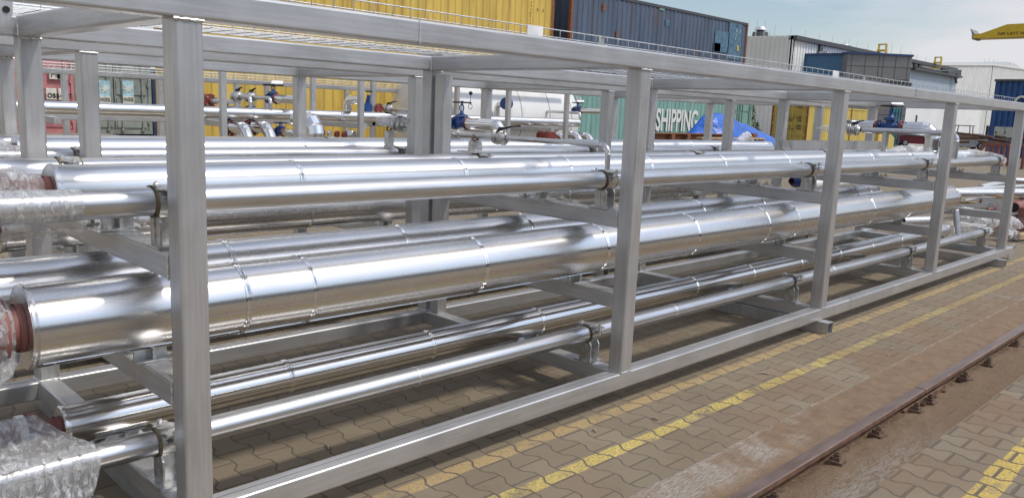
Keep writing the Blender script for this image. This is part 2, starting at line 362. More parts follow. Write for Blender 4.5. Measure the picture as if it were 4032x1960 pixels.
# ------------------------------------------------------------------ ground
g = MB()
def sheet(mb, x0, x1, y0, y1, z=0.0, nx=1, ny=1, fz=None):
    vs = [(x0+(x1-x0)*i/nx, y0+(y1-y0)*j/ny, (fz(x0+(x1-x0)*i/nx, y0+(y1-y0)*j/ny) if fz else z)) for j in range(ny+1) for i in range(nx+1)]
    mb.add(vs, [(j*(nx+1)+i, j*(nx+1)+i+1, (j+1)*(nx+1)+i+1, (j+1)*(nx+1)+i) for j in range(ny) for i in range(nx)], fz is not None)
sheet(g, -250, 700, -.775, 600); sheet(g, -250, 700, -400, -1.485)
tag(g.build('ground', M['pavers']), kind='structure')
def slabz(x, y):
    t = (-.775-y)/.285
    n1 = noise.noise(Vector((x*3, y*9, 0))); n2 = noise.noise(Vector((x*11, y*22, 3))); n3 = max(0, noise.noise(Vector((x*5, y*12, 8))))
    e = .010*max(0, 1-t*7)*max(-.2, noise.noise(Vector((x*7, 0, 5))))
    return .005-.020*t+.007*n1+.0035*n2-.02*n3*(t > .55)*(t-.55)*2+e
g = MB(); sheet(g, -6, 60, -1.06, -.772, nx=2400, ny=16, fz=slabz); sheet(g, 60, 300, -1.06, -.772, -.004)
tag(g.build('concrete_slab', M['slab']), kind='structure')
def grz(x, y):
    t = min(1, max(0, (-1.14-y)/.345))
    b = -.075+.066*(t**1.3)
    b += .016*noise.noise(Vector((x*4, y*7, 1)))*(1-t)+.012*noise.noise(Vector((x*14, y*18, 2)))*(1-.6*t)
    return b
g = MB(); sheet(g, -6, 40, -1.488, -1.06, nx=1150, ny=22, fz=grz); sheet(g, 40, 300, -1.488, -1.06, -.06)
tag(g.build('rail_groove', M['sand']), kind='structure')
g = MB(); sheet(g, -6, 300, -1.485, -1.485+.0001, -.2); 
# ------------------------------------------------------------------ crane rail
def rail(x0, x1, label):
    t = thing('crane_rail', (x0, -1.10, 0), label, 'rail', 'rusty rails in the groove')
    yc = -1.097; zt = .0
    head = [(-.036, -.030), (.036, -.030), (.036, -.008), (.030, 0), (-.030, 0), (-.036, -.008)]
    MB().sweep([(a, b) for a, b in head], (x0, yc, zt), (x1, yc, zt)).build('rail_head', M['rail_top'], t)
    pr = [(-.010, -.031), (-.010, -.11), (-.055, -.122), (-.055, -.135), (.055, -.135), (.055, -.122), (.010, -.11), (.010, -.031)]
    MB().sweep(pr, (x0, yc, zt), (x1, yc, zt)).build('rail_web', M['rail_rust'], t)
    MB().b2((x0, yc-.0375, -.030), (x1, yc-.036, -.006)).build('rail_side_rust', M['rail_rust'], t)
    return t
rail(-6, 4.525, 'nearer rusty steel rail running from the bottom edge up to the joint gap')
rail(4.537, 60, 'farther rusty steel rail continuing away beyond the joint gap')
def clip(x, big=False):
    t = thing('rail_clip', (x, -1.19, -.12), 'rust brown clamp block bolted beside the rail in the sandy groove', 'rail clip', 'rail clips along the groove')
    rz = grz(x, -1.19)
    m = MB(); rr_ = Matrix.Rotation(rnd.uniform(-.3, .3), 3, 'Z'); m.box((x, -1.185, rz+.000), (.085, .09, .03), rr_, .85); m.box((x, -1.180, rz+.022), (.048, .055, .026), rr_, .85); m.build('clip_plate', M['dark_iron'], t)
    m = MB(); m.cyl((x, -1.183, rz+.03), (x, -1.186, rz+.052), .017, 6, False); m.cyl((x, -1.185, rz+.05), (x, -1.187, rz+.062), .009, 8); m.build('bolt', M['dark_iron'], t)
for x in (1.7, 2.32, 3.02, 3.60, 4.22, 4.48, 5.22, 5.80, 6.60, 7.3, 8.0, 8.8, 9.6): clip(x)
t = thing('joint_bar', (4.53, -1.15, -.05), 'rusty bolted joint bar on the side of the rail below the gap', 'joint bar')
MB().b2((4.12, -1.150, -.095), (4.90, -1.134, -.045)).build('bar', M['rail_rust'], t)
for x in (4.22, 4.42, 4.64, 4.82): MB().cyl((x, -1.150, -.07), (x, -1.178, -.07), .015, 6, False).build('bolt', M['dark_iron'], t)
# loose grit and chips on the paving
m = MB()
for i in range(260):
    x = rnd.uniform(1.2, 9); y = rnd.choice((rnd.uniform(-.77, .1), rnd.uniform(-1.05, -.78), rnd.uniform(-.8, -.2))); s_ = rnd.uniform(.0012, .0045)*(1 if rnd.random() < .93 else 2.2)
    m.box((x, y, s_*.3+(slabz(x, y) if y < -.775 else 0)), (s_*rnd.uniform(1, 2.2), s_*1.4, s_), Matrix.Rotation(rnd.uniform(0, 3), 3, 'Z'))
for i in range(330):
    x = rnd.uniform(1.5, 9); y = rnd.uniform(-1.47, -1.15); s_ = rnd.uniform(.002, .006)
    m.box((x, y, grz(x, y)+s_*.3), (s_*1.5, s_, s_), Matrix.Rotation(rnd.uniform(0, 3), 3, 'Z'))
tag(m.build('grit', M['pebble']), 'pale chips and grit scattered on the paving and in the groove', 'grit', kind='stuff')
for i, (x, y, l) in enumerate(((2.62, -.30, .05), (3.95, -.30, .09), (1.9, .55, .03), (4.4, .2, .03), (5.35, -.62, .03), (2.2, -.18, .03), (.95, .55, .05))):
    m = MB(); a_ = rnd.uniform(0, 3); m.tube([(x, y, .006), (x+l*.5*math.cos(a_), y+l*.5*math.sin(a_), .012), (x+l*math.cos(a_+.4), y+l*math.sin(a_+.4), .006)], [.004, .006, .003], 6)
    tag(m.build('paper_scrap', M['pebble']), 'small pale scrap lying on the paving by the nearest rack', 'scrap', 'small scraps on the paving')
# ------------------------------------------------------------------ steel rack frames
FX = [0, 2.6406, 5.3813, 8.1323, 10.859]; FW = 1.8773
def bead(mb, p, q, r=.006):
    if isinstance(mb, tuple):
        w_ = MB(); bead(w_, p, q, r); w_.build(mb[0], M['weld'], mb[1]); return
    p = Vector(p); q = Vector(q); n = max(4, int((q-p).length/.012)); pts = []; rs = []
    for i in range(n+1):
        pts.append(p.lerp(q, i/n)); rs.append(r*(1+.25*math.sin(i*2.3)+.15*rnd.uniform(-1, 1)))
    mb.tube(pts, rs, 8)
def frame(label, X, y0, y1, x0, x1, dz=0.0, bearers=(), levels=(1.125, .635), ztop=2.0, group='welded pipe rack frames'):
    t = thing('pipe_rack_frame', (X[0], y0, 0), label, 'rack frame', group)
    fr = M['frame']; zb = .1+dz; zt = ztop+dz
    for y in (y0, y1):
        MB().rhs((x0, y+.05, zb+.05), (x1, y+.05, zb+.05)).build('bottom_beam', M['frame_x'], t)
        MB().rhs((x0, y+.05, zt+.05), (x1, y+.05, zt+.05)).build('top_beam', M['frame_x'], t)
        MB().b2((x0, y+.052, zb+.1), (x1, y+.0555, zb+.1006)).build('beam_seam', M['seam_dark'], t)
        for x in X:
            p = MB().rhs((x+.052, y+.052, zb+.1), (x+.052, y+.052, zt), .104, .104, .012, (0, 1, 0)).build('post', fr, t)
            m = ('weld', t); z = zt-.004
            bead(m, (x, y-.001, z), (x+.104, y-.001, z), .0065); z = zb+.103
            bead(m, (x-.001, y, z), (x-.001, y+.104, z), .004); bead(m, (x, y-.001, z), (x+.104, y-.001, z), .003)
    for x in X:
        for zc, nm in ((zb+.05, 'bottom_cross_beam'), (zt+.05, 'top_cross_beam')) + tuple((z+dz, 'cross_beam') for z in levels):
            MB().rhs((x+.05, y0+.098, zc), (x+.05, y1+.002, zc)).build(nm, M['frame_y'], t)
        m = ('weld', t)
        for zc in [zb+.05, zt+.05]: 
            bead(m, (x-.001, y1-.001, zc-.05), (x-.001, y1-.001, zc+.05), .004)
        for z in levels: bead(m, (x-.002, y0+.106, z+dz-.05), (x-.002, y0+.106, z+dz+.05), .0035)
    for bx in bearers:
        pr = [(-.05, -.05), (.05, -.05), (.05, .05), (-.05, .05)]; ins = [(-.044, -.044), (.044, -.044), (.044, .044), (-.044, .044)]
        m = MB(); a = (bx+.05, y0-.09, .05); b = (bx+.05, y1+.22, .05)
        m.sweep(pr, a, b, cap=False); m.sweep(ins, a, b, cap=False)
        for yy in (a[1], b[1]):
            vs = [(bx+.05+u, yy, .05+v) for u, v in pr+ins]; m.add(vs, [(0, 1, 5, 4), (1, 2, 6, 5), (2, 3, 7, 6), (3, 0, 4, 7)])
        m.build('bearer', fr, t)
    return t
F1 = frame('nearest long welded steel rack frame with square posts, beside the yellow lines', FX, 0, FW, -.75, 11.3, bearers=(0.03, 5.34, 10.57))
# the short extra post, end plates and butt welds of the near frame
MB().rhs((2.70, 1.80, .2), (2.70, 1.80, 1.97), .095, .095, .012, (0, 1, 0)).build('extra_post', M['frame'], F1)
m = ('butt_weld', F1)
for x in (1.05, 6.96): 
    bead(m, (x, -.001, 2.0), (x, -.001, 2.1), .004)
bead(m, (6.0, 0, .2015), (6.0, .1, .2015), .003); bead(m, (6.0, -.001, .1), (6.0, -.001, .2), .002)
def lug(x, y, z, w, h, parent):
    m = MB(); c = .03
    m.poly([(x, y, z), (x+w, y, z+.01), (x+w, y, z+h-c), (x+w-c, y, z+h), (x, y, z+h)], (0, .014, 0)); m.build('lifting_lug', M['frame'], parent)
    MB().cyl((x+w-.05, y-.003, z+h-.05), (x+w-.05, y+.017, z+h-.05), .014, 14).build('lug_hole', M['black_gap'], parent)
lug(11.30, .04, .05, .30, .16, F1); lug(11.30, FW+.04, .05, .30, .16, F1); lug(11.30, .04, 2.02, .25, .14, F1)
m = MB(); m.poly([at(-60, -60, Y=.9), at(50, -60, Y=.9), at(50, 58, Y=.9), at(38, 84, Y=.9), at(-60, 110, Y=.9)], (0, .02, 0)); m.build('end_plate', M['frame'], F1)
m = MB(); p_ = at(25, 38, Y=.895); m.cyl(p_, p_+Vector((0, .004, 0)), .013, 14); m.build('plate_hole', M['black_gap'], F1)
X2 = [.50, 3.06, 5.62, 8.12, 10.70]
F2 = frame('second welded steel rack frame standing directly behind the nearest frame', X2, 2.60, 4.48, -.6, 11.2, dz=-.018, bearers=(.6, 5.6, 10.4))
# third rack: taller and farther
F3 = thing('pipe_rack_frame', (5, 10.3, 0), 'third, taller steel rack frame farther back in front of the yellow containers', 'rack frame', 'welded pipe rack frames')
px3 = [((292, 300), 10.3, 'k1'), ((1787, 250), 12.2, 'k1'), ((933, 200), 10.3, 'k2'), ((1100, 200), 12.2, 'k2'), ((1110, 400), 10.3, 'k3'), ((365, 220), 12.2, 'k3'), ((550, 500), 10.3, 'k4')]
KK = {'k1': (800, 260, 4.174), 'k2': (1150, 280, 3.478), 'k3': (1700, 300, 3.682), 'k4': (2100, 300, 4.174), 'k5': (0, 150, 3.054), 'b6': (2450, 380, 3.22), 'c7': (3000, 300, 4.173), 'c8': (3532, 350, 4.174), 'c4': (2832, 0, 1.788), 'n1': (2900, 60, 3.68), 'n2': (3500, 60, 3.477), 'n5': (3500, 560, 3.13), 'n4': (2050, 0, 2.862)}
def K(k, x, y, **kw):
    a = KK[k]; return at(a[0]+x/a[2], a[1]+y/a[2], **kw)
for (p, yy, k) in px3:
    q_ = K(k, p[0], p[1], Y=yy); MB().rhs((q_.x+.052, yy+.052, .2), (q_.x+.052, yy+.052, 2.35), .104, .104, .012, (0, 1, 0)).build('post', M['frame'], F3)
for yy in (10.3, 12.2):
    for z in (.15, 2.40): MB().rhs((-1, yy+.05, z), (16, yy+.05, z)).build('longitudinal_beam', M['frame_x'], F3)
MB().rhs((-1, 12.25, 1.32), (16, 12.25, 1.32)).build('longitudinal_beam', M['frame_x'], F3)
for x in (0, 2.5, 5.02, 7.9, 10.4, 13.3): MB().rhs((x+.05, 10.4, 1.32), (x+.05, 12.2, 1.32)).build('cross_beam', M['frame'], F3)
F4 = thing('pipe_rack_frame', (7, 14.2, 0), 'farthest rack frame with a wire tray along its top, close before the yellow containers', 'rack frame', 'welded pipe rack frames')
for k, x, y in (('k5', 745, 500), ('k5', 1905, 600), ('k1', 530, 400), ('k1', 1030, 400), ('k2', 735, 300), ('k2', 1533, 400), ('k3', 1215, 400)):
    q_ = K(k, x, y, Y=14.2); MB().rhs((q_.x+.052, 14.252, 0), (q_.x+.052, 14.252, 2.06), .104, .104, .012, (0, 1, 0)).build('post', M['frame'], F4)
MB().rhs((.0, 14.25, 2.11), (12.0, 14.25, 2.11)).build('top_beam', M['frame'], F4)
MB().rhs((.0, 14.25, 1.26), (12.0, 14.25, 1.26)).build('middle_beam', M['frame'], F4)
# ------------------------------------------------------------------ wire cable trays
def tray(label, x0, x1, y0, y1, z, h, dx, ny, wr=.0025, couplers=(), plates=(), feet=()):
    t = thing('cable_tray', (x0, y0, z), label, 'cable tray', 'wire mesh cable trays on the racks')
    m = MB(); n = 6
    for k in range(ny+1):
        y = y0+(y1-y0)*k/ny; m.tube([(x0, y, z), (x1, y, z)], wr, n)
    for y in (y0, y1): m.tube([(x0, y, z+h), (x1, y, z+h)], wr*1.25, n)
    if h > .08:
        for y in (y0, y1): m.tube([(x0, y, z+h/2), (x1, y, z+h/2)], wr, n)
    k = 0
    while x0+k*dx < x1:
        x = x0+k*dx+.03; m.tube([(x, y0, z+h), (x, y0, z-wr*1.5), (x, y1, z-wr*1.5), (x, y1, z+h)], wr*.95, n); k += 1
    m.build('wire_mesh', M['galv'], t)
    for x in couplers:
        c = MB(); c.box((x, y0, z+h*.6), (.03, .012, h*.9)); c.cyl((x, y0-.008, z+h*.95), (x, y0-.024, z+h*.95), .006, 6); c.build('coupler', M['bolt'], t)
    for x, l in plates: MB().box((x, y0-.005, z+.038), (l, .004, .05)).build('label_plate', M['plate_white'], t)
    for x in feet: MB().box((x, y0+.25, z-.022), (.05, .3, .03)).build('foot', M['galv'], t)
    return t
tray('wire mesh cable tray with white label plates along the top of the nearest rack', -1.2, 11.2, .17, .47, 2.108, .058, .1, 5, couplers=(1.93+.55, 6.15), plates=((1.93, .115), (5.55, .11)))
tray('wire mesh cable tray seen from below between the two nearest racks', -1.2, 11.0, 1.96, 2.38, 2.15, .05, .13, 6, .003, feet=(.62, 2.92, 5.5, 8.2))
tray('wire mesh cable tray on the farthest rack beam before the yellow containers', .0, 12.0, 14.0, 14.3, 2.17, .10, .1, 4, .0035)
# ------------------------------------------------------------------ pipes
def shell(x0, x1, y, z, r, mat, t, seams=(), n=56, name='cladding', caps=True):
    xs = [x0]+list(seams)+[x1]; m = MB()
    for a, b in zip(xs[:-1], xs[1:]):
        k = max(2, int((b-a)/.25)); dy = rnd.uniform(-.0018, .0018); dzz = rnd.uniform(-.0018, .0018); ey = rnd.uniform(-.0018, .0018); ez = rnd.uniform(-.0018, .0018)
        m.tube([(a+(b-a)*i/k, y+dy+(ey-dy)*i/k, z+dzz+(ez-dzz)*i/k) for i in range(k+1)], r, n, cap=False)
    m.build(name, mat, t)
def bandring(x, y, z, r, t, wide=.0125):
    m = MB(); m.lathe([(-wide, r-.003), (-wide, r+.0022), (-wide*.6, r+.0034), (-wide*.25, r+.0016), (wide*.1, r+.004), (wide*.5, r+.0012), (wide*.8, r+.0026), (wide, r+.001), (wide, r-.003)], (x, y, z), (1, 0, 0), 48)
    m.build('seam_band', M['band'], t)
def clamp(x, y, z, r, t, zbase, left=True):
    """two-bolt clamp with rubber liner on a welded T pedestal"""
    c = MB(); c.lathe([(-.04, r+.001), (-.04, r+.008), (.04, r+.008), (.04, r+.001)], (x, y, z), (1, 0, 0), 40); 
    cl = c.build('pipe_clamp', M['clamp_steel'], t)
    l = MB(); l.lathe([(-.051, r+.0075), (-.046, r+.004), (-.04, r+.003)], (x, y, z), (1, 0, 0), 40); l.lathe([(.04, r+.003), (.046, r+.004), (.050, r+.007)], (x, y, z), (1, 0, 0), 40); l.build('liner', M['liner'], cl)
    for sgn in (-1, 1):
        e = MB()
        for k, dz in ((0, .012), (1, -.012)):
            pts = [(x-.045, y+sgn*(r*.72), z+r*.66+dz), (x-.03, y+sgn*(r+.006), z+r*.60+dz*1.1), (x-.03, y+sgn*(r+.040), z+r*.60+dz), (x+.03, y+sgn*(r+.040), z+r*.60+dz), (x+.03, y+sgn*(r+.006), z+r*.60+dz*1.1), (x+.045, y+sgn*(r*.72), z+r*.66+dz)]
            e.poly(pts if sgn > 0 else pts[::-1], (0, 0, .006))
        e.build('clamp_ear', M['clamp_steel'], cl)
        b = MB(); yy = y+sgn*(r+.024); b.cyl((x, yy, z+r*.6-.03), (x, yy, z+r*.6+.034), .005, 8); b.cyl((x, yy, z+r*.6+.018), (x, yy, z+r*.6+.030), .011, 6, False); b.cyl((x, yy, z+r*.6-.026), (x, yy, z+r*.6-.014), .011, 6, False); b.build('bolt', M['bolt'], cl)
    p = MB(); zt = z-r-.002; zz = zbase
    p.box((x, y, zz+.005), (.12, .15, .01)); p.box((x, y, (zz+zt)/2+.003), (.09, .008, zt-zz)); p.poly([(x-.04, y-.045, zz+.01), (x-.04, y+.045, zz+.01), (x-.04, y+.045, zt-.02), (x-.04, y+.03, zt+.004), (x-.04, y-.03, zt+.004), (x-.04, y-.045, zt-.02)], (.008, 0, 0))
    p.poly([(x+.036, y-.045, zz+.01), (x+.036, y+.045, zz+.01), (x+.036, y+.045, zt-.02), (x+.036, y+.03, zt+.004), (x+.036, y-.03, zt+.004), (x+.036, y-.045, zt-.02)], (.008, 0, 0))
    p.build('pedestal', M['clamp_steel'], t)
def shoe(x, y, z, r, t, zbase, bolts=False):
    p = MB(); zt = z-r+.006
    p.box((x, y, zbase+.005), (.16, .13, .008)); p.box((x, y, (zbase+zt)/2+.004), (.012, .09, zt-zbase)); p.box((x, y, (zbase+zt)/2+.004), (.13, .010, zt-zbase)); p.box((x, y, zt-.001), (.13, .06, .006))
    s = p.build('pipe_shoe', M['clamp_steel'], t)
    if bolts:
        for a in (-.07, .07):
            for b in (-.10, .10):
                q = MB(); q.box((x+a, y+b, zbase+.014), (.05, .05, .008)); q.cyl((x+a, y+b, zbase+.0), (x+a, y+b, zbase+.04), .007, 8); q.cyl((x+a, y+b, zbase+.018), (x+a, y+b, zbase+.030), .013, 6, False); q.build('bolt', M['bolt'], s)
        q = MB(); q.box((x, y, zbase+.002), (.22, .28, .008)); q.build('base_plate', M['clamp_steel'], s)
def rim(x, y, z, r, t, ri, mat='cladding', dirx=-1):
    m = MB(); m.lathe([(0, ri), (0, r-.002), (-.004, r+.003), (-.012, r+.004), (-.022, r+.001)], (x, y, z), (dirx, 0, 0), 56); m.build('end_collar', M[mat], t)
ZA, ZB, ZC = 1.176, .686, .2
G = 'long pipes in the nearest rack'
def seams(x0, first, dx, x1, jit=.0):
    o = []; x = first
    while x < x1: o.append(x+rnd.uniform(-jit, jit)); x += dx
    return o
# a: bare pipe, upper level, nearest
def pipe_set(dx, dy, dz, X, which, tagname, grp, x1s):
    o = {}
    L = {'a': 'front bare steel pipe on the upper level of the %s', 'b': 'silver clad pipe on the upper level of the %s',
         'c': 'bare steel pipe at the rear of the upper level of the %s', 'd': 'thickest polished clad pipe on the middle level of the %s, front one',
         'e': 'thick clad pipe behind the thickest one, middle level of the %s', 'f': 'slim polished clad pipe near the ground in the %s',
         'g': 'slim bare steel pipe near the ground in the %s'}
    for k, y, z, r, x0, x1, sm in (('a', .25, 1.348, .054, -.95, x1s.get('a', 11.05), ()), ('b', .76, 1.343, .107, -.2, x1s.get('b', 11.45), (.875, 1.93, 2.85, 3.75, 4.78, 5.9, 6.97, 7.85, 9.0, 9.9, 11.0)),
            ('c', 1.38, 1.362, .068, -.95, x1s.get('c', 10.4), ()), ('d', .449, .886, .155, -.40, x1s.get('d', 9.78), (.41, .73, 1.78, 2.83, 3.88, 4.93, 5.45, 6.05, 7.1, 8.15, 9.2)),
            ('e', 1.0, .89, .155, -.95, x1s.get('e', 8.75), (-.45, .62, 1.68, 2.73, 3.8, 4.85, 5.9, 6.95, 7.1, 8.05, 8.45)), ('f', .80, .341, .0865, -.20, x1s.get('f', 11.0), (.85, 1.78, 2.72, 3.66, 4.6, 5.55, 6.5, 7.42, 8.3, 9.2, 10.1)),
            ('g', .30, .383, .0502, -.58, x1s.get('g', 11.15), ())):
        if k not in which: continue
        y += dy; z += dz; sm = [s_+dx for s_ in sm if s_+dx < x1-.1]; x0 += dx
        nm = 'steel_pipe' if k in 'acg' else 'insulated_pipe'
        t = thing(nm, (x0, y, z), L[k] % tagname, 'pipe', grp); o[k] = t
        if k in 'acg':
            m = MB(); m.tube([(x0+(x1-x0)*i/24, y, z) for i in range(25)], r, 40, cap=True); m.build('tube', M['bare'], t)
            for x in X:
                if x < x1-.05: clamp(x+.052, y, z, r, t, {'a': ZA, 'c': ZA, 'g': ZC}[k]+dz)
            if k == 'g':
                for x in (1.3, 3.6, 6.2):
                    w_ = MB(); w_.lathe([(-.008, r-.001), (-.004, r+.0015), (.004, r+.0015), (.008, r-.001)], (x+dx, y, z), (1, 0, 0), 32); w_.build('weld', M['weld'], t)
        else:
            shell(x0, x1, y, z, r, M['cladding_dull' if k == 'b' else 'cladding_fine' if k == 'f' else 'cladding'], t, sm)
            for s_ in sm: bandring(s_, y, z, r, t)
            inner = r*.58
            rim(x0, y, z, r, t, inner); rim(x1, y, z, r, t, inner*.2, dirx=1)
            q = MB(); q.lathe([(0, 0.0), (0, inner), (.02, inner)], (x0-.001, y, z), (-1, 0, 0), 32); q.build('inner_pipe', M['primer_red'], t)
            for x in X:
                if x < x1-.05: shoe(x+.052, y, z, r, t, {'b': ZA, 'd': ZB, 'e': ZB, 'f': ZC}[k]+dz, bolts=(k in 'bf'))
            # lap seam with rivets along the underside
            ang = {'d': -62, 'e': -55, 'b': -100, 'f': -95}[k]
            m = MB(); xs = [x0+.02]+sm+[x1-.02]; c_ = []
            for a, b in zip(xs[:-1], xs[1:]):
                an = ang+rnd.choice((-9, 0, 7)); pr = [(-.001, -.010), (.0016, -.010), (.0016, .010), (-.001, .010)]
                vv = Vector((0, -math.cos(R(an)), math.sin(R(an)))); tt = Vector((0, -vv.z, vv.y)); cc = Vector((0, y, z))+vv*r
                ps = [cc+vv*p0+tt*p1 for p0, p1 in pr]
                m.add([(a+.02, p.y, p.z) for p in ps]+[(b-.02, p.y, p.z) for p in ps], [(0, 1, 2, 3), (7, 6, 5, 4), (0, 4, 5, 1), (1, 5, 6, 2), (2, 6, 7, 3), (3, 7, 4, 0)])
                nn = max(2, int((b-a)/.17))
                for i in range(nn): m.ball((a+.06+(b-a-.12)*i/(nn-1), cc.y+vv.y*.0018, cc.z+vv.z*.0018), .0034, 4)
            m.build('lap_seam', M['band'], t)
    return o
P1 = pipe_set(0, 0, 0, FX, 'abcdefg', 'nearest rack', 'long pipes in the nearest rack', {})
P2 = pipe_set(X2[0], 2.60, -.018, X2, 'abcdefg', 'second rack', 'long pipes in the second rack', {'a': 10.9, 'b': 10.6, 'c': 10.4, 'd': 9.2, 'e': 8.2, 'f': 10.8, 'g': 10.9})
# third rack's pipes
t = thing('insulated_pipe', (-1, 11.2, 1.488), 'long silver clad pipe in the third rack, in front of the yellow containers', 'pipe')
shell(-2, 15.2, 11.2, 1.488, .103, M['cladding_dull'], t, [.2, 2.3, 4.4, 6.0, 7.9, 9.9, 11.9, 13.4, 14.3])
for x in (.2, 2.3, 4.4, 6.0, 7.9, 9.9, 11.9, 13.4, 14.3): bandring(x, 11.2, 1.488, .103, t)
# ------------------------------------------------------------------ valves and branch lines
def flange(mb, c, ax, r, th, n=28):
    c = Vector(c); ax = Vector(ax); mb.lathe([(-th/2, 0), (-th/2, r-.002), (-th/2+.002, r), (th/2-.002, r), (th/2, r-.002), (th/2, 0)], c, ax, n)
def boltring(t, c, ax, r, n, l, br, mat='bolt'):
    c = Vector(c); ax = Vector(ax); a = ax.cross(Vector((0, 0, 1))).normalized(); b = ax.cross(a)
    for k in range(n):
        p = c+(a*math.cos(2*math.pi*(k+.5)/n)+b*math.sin(2*math.pi*(k+.5)/n))*r
        m = MB(); m.cyl(p-ax*l/2, p+ax*l/2, br*.6, 6); m.cyl(p-ax*l/2*.95, p-ax*(l/2*.95-br), br, 6, False); m.cyl(p+ax*(l/2*.95-br), p+ax*l/2*.95, br, 6, False); m.build('bolt', M[mat], t)
def gate_valve(c, ax, r, h, label, wheel_r=None, plate=True, group='blue handwheel valves', red=True):
    c = Vector(c); ax = Vector(ax).normalized(); wr = wheel_r or r*1.9; up = Vector((0, 0, 1)); side = ax.cross(up)
    t = thing('gate_valve', c, label, 'valve', group); L = r*1.9
    m = MB(); m.lathe([(-L, r*.75), (-L*.55, r*.82), (-L*.3, r*1.05), (L*.3, r*1.05), (L*.55, r*.82), (L, r*.75)], c, ax, 24)
    m.tube([c, c+up*r*1.35], [r*.85, r*.75], 20); m.box(c+up*r*1.45, (r*2.0, r*2.0, r*.22)); m.box(c+up*r*1.72, (r*1.9, r*1.9, r*.22))
    m.tube([c+up*r*1.8, c+up*r*2.1, c+up*r*2.6], [r*.85, r*.5, r*.34], 16); m.build('valve_body', M['valve_blue'], t)
    for s_ in (-1, 1):
        f = MB(); flange(f, c+ax*s_*L, ax, r*1.42, r*.28); f.build('flange', M['valve_blue'], t)
        f = MB(); flange(f, c+ax*s_*(L+r*.32), ax, r*1.40, r*.30); q = f.build('counter_flange', M['valve_red' if red else 'cast_steel'], t)
        boltring(q, c+ax*s_*(L+r*.16), ax, r*1.16, 6 if r > .05 else 4, r*1.15, r*.15)
    top = c.z+h-c.z if False else h; yz = top-c.z
    y = MB()
    for s_ in (-1, 1): y.tube([c+side*s_*r*.28+up*r*2.3, c+side*s_*r*.55+up*(r*2.3+(yz-r*2.3)*.35), c+side*s_*r*.5+up*(r*2.3+(yz-r*2.3)*.6), c+side*s_*r*.12+up*(r*2.3+(yz-r*2.3)*.85)], r*.14, 8)
    y.tube([c+up*r*2.3, c+up*(yz-r*.1)], r*.1, 8); y.tube([c+up*(r*2.3+(yz-r*2.3)*.8), c+up*(yz-r*.05)], r*.22, 10); y.build('yoke', M['valve_blue'], t)
    wc = c+up*yz; wv = MB(); pts = [wc+Vector((math.cos(a*math.pi/14), math.sin(a*math.pi/14), 0))*wr for a in range(29)]; wv.tube(pts, wr*.085, 8, False)
    for k in range(4): wv.tube([wc, wc+Vector((math.cos(k*math.pi/2+.4), math.sin(k*math.pi/2+.4), 0))*wr], wr*.06, 6)
    wv.tube([wc-up*wr*.1, wc+up*wr*.16], wr*.16, 10); wv.build('handwheel', M['wheel_black'], t)
    if plate:
        mm = Matrix.Rotation(R(-45), 3, 'Z') @ Matrix.Rotation(R(25), 3, 'Y'); pb = MB(); pb.box(wc+up*wr*.3+Vector((.3, -.3, 0))*wr, (wr*1.15, .003, wr*.55), Matrix.Rotation(R(-42), 3, 'Z') @ Matrix.Rotation(R(-55), 3, 'X')); pb.build('tag_plate', M['plate_white'], t)
    return t
def ball_valve(c, ax, r, label, lever=1, ll=None, group='small lever valves'):
    c = Vector(c); ax = Vector(ax).normalized(); up = Vector((0, 0, 1))
    t = thing('ball_valve', c, label, 'valve', group)
    m = MB(); m.lathe([(-r*.75, r*.6), (-r*.4, r*.95), (0, r*1.0), (r*.4, r*.95), (r*.75, r*.6)], c, ax, 24); m.tube([c, c+up*r*1.35], r*.3, 10); m.build('valve_body', M['cast_steel'], t)
    for s_ in (-1, 1):
        for k in (0, 1):
            f = MB(); flange(f, c+ax*s_*r*(.62+.42*k), ax, r*1.35, r*.30); f.build('flange', M['cast_steel'], t)
        f = MB(); flange(f, c+ax*s_*r*.83, ax, r*1.25, r*.10); f.build('gasket', M['rubber'], t)
        n = MB(); n.lathe([(0, r*1.0), (r*.35, r*.62), (r*.5, r*.55)], c+ax*s_*r*1.2, ax*s_, 20); n.build('weld_neck', M['cast_steel'], t)
    l = ll or r*4.2; d = ax*lever; h = c+up*r*1.45
    b = MB(); b.poly([h+ax.cross(up)*r*.28-d*r*.5-up*r*.15, h+ax.cross(up)*r*.30+d*r*.7, h+ax.cross(up)*r*.16+d*l*.6+up*r*.55, h+ax.cross(up)*r*.1+d*l+up*r*.7, h-ax.cross(up)*r*.1+d*l+up*r*.7, h-ax.cross(up)*r*.16+d*l*.6+up*r*.55, h-ax.cross(up)*r*.30+d*r*.7, h-ax.cross(up)*r*.28-d*r*.5-up*r*.15], up*r*.28)
    b.tube([h-up*r*.25, h+up*r*.45], r*.42, 12); b.build('lever', M['rubber'], t)
    return t
def line(name, label, pts, r, mat, fil=0, n=18, seg=None, cat='pipe', group=None, ends=True):
    t = thing(name, pts[0], label, cat, group)
    ps = fillet(pts, fil) if fil else [Vector(p) for p in pts]
    MB().tube(ps, r, n).build('tube', M[mat], t)
    if fil:
        for i in range(1, len(pts)-1):
            a = (Vector(pts[i-1])-Vector(pts[i])).normalized(); b = (Vector(pts[i+1])-Vector(pts[i])).normalized(); d = fil/math.tan(a.angle(b)/2)
            for v in (a, b):
                p = Vector(pts[i])+v*d; m = MB(); m.lathe([(-r*.22, r*.98), (-r*.08, r*1.07), (r*.08, r*1.07), (r*.22, r*.98)], p, v, 18); m.build('weld', M['weld'], t)
    return t
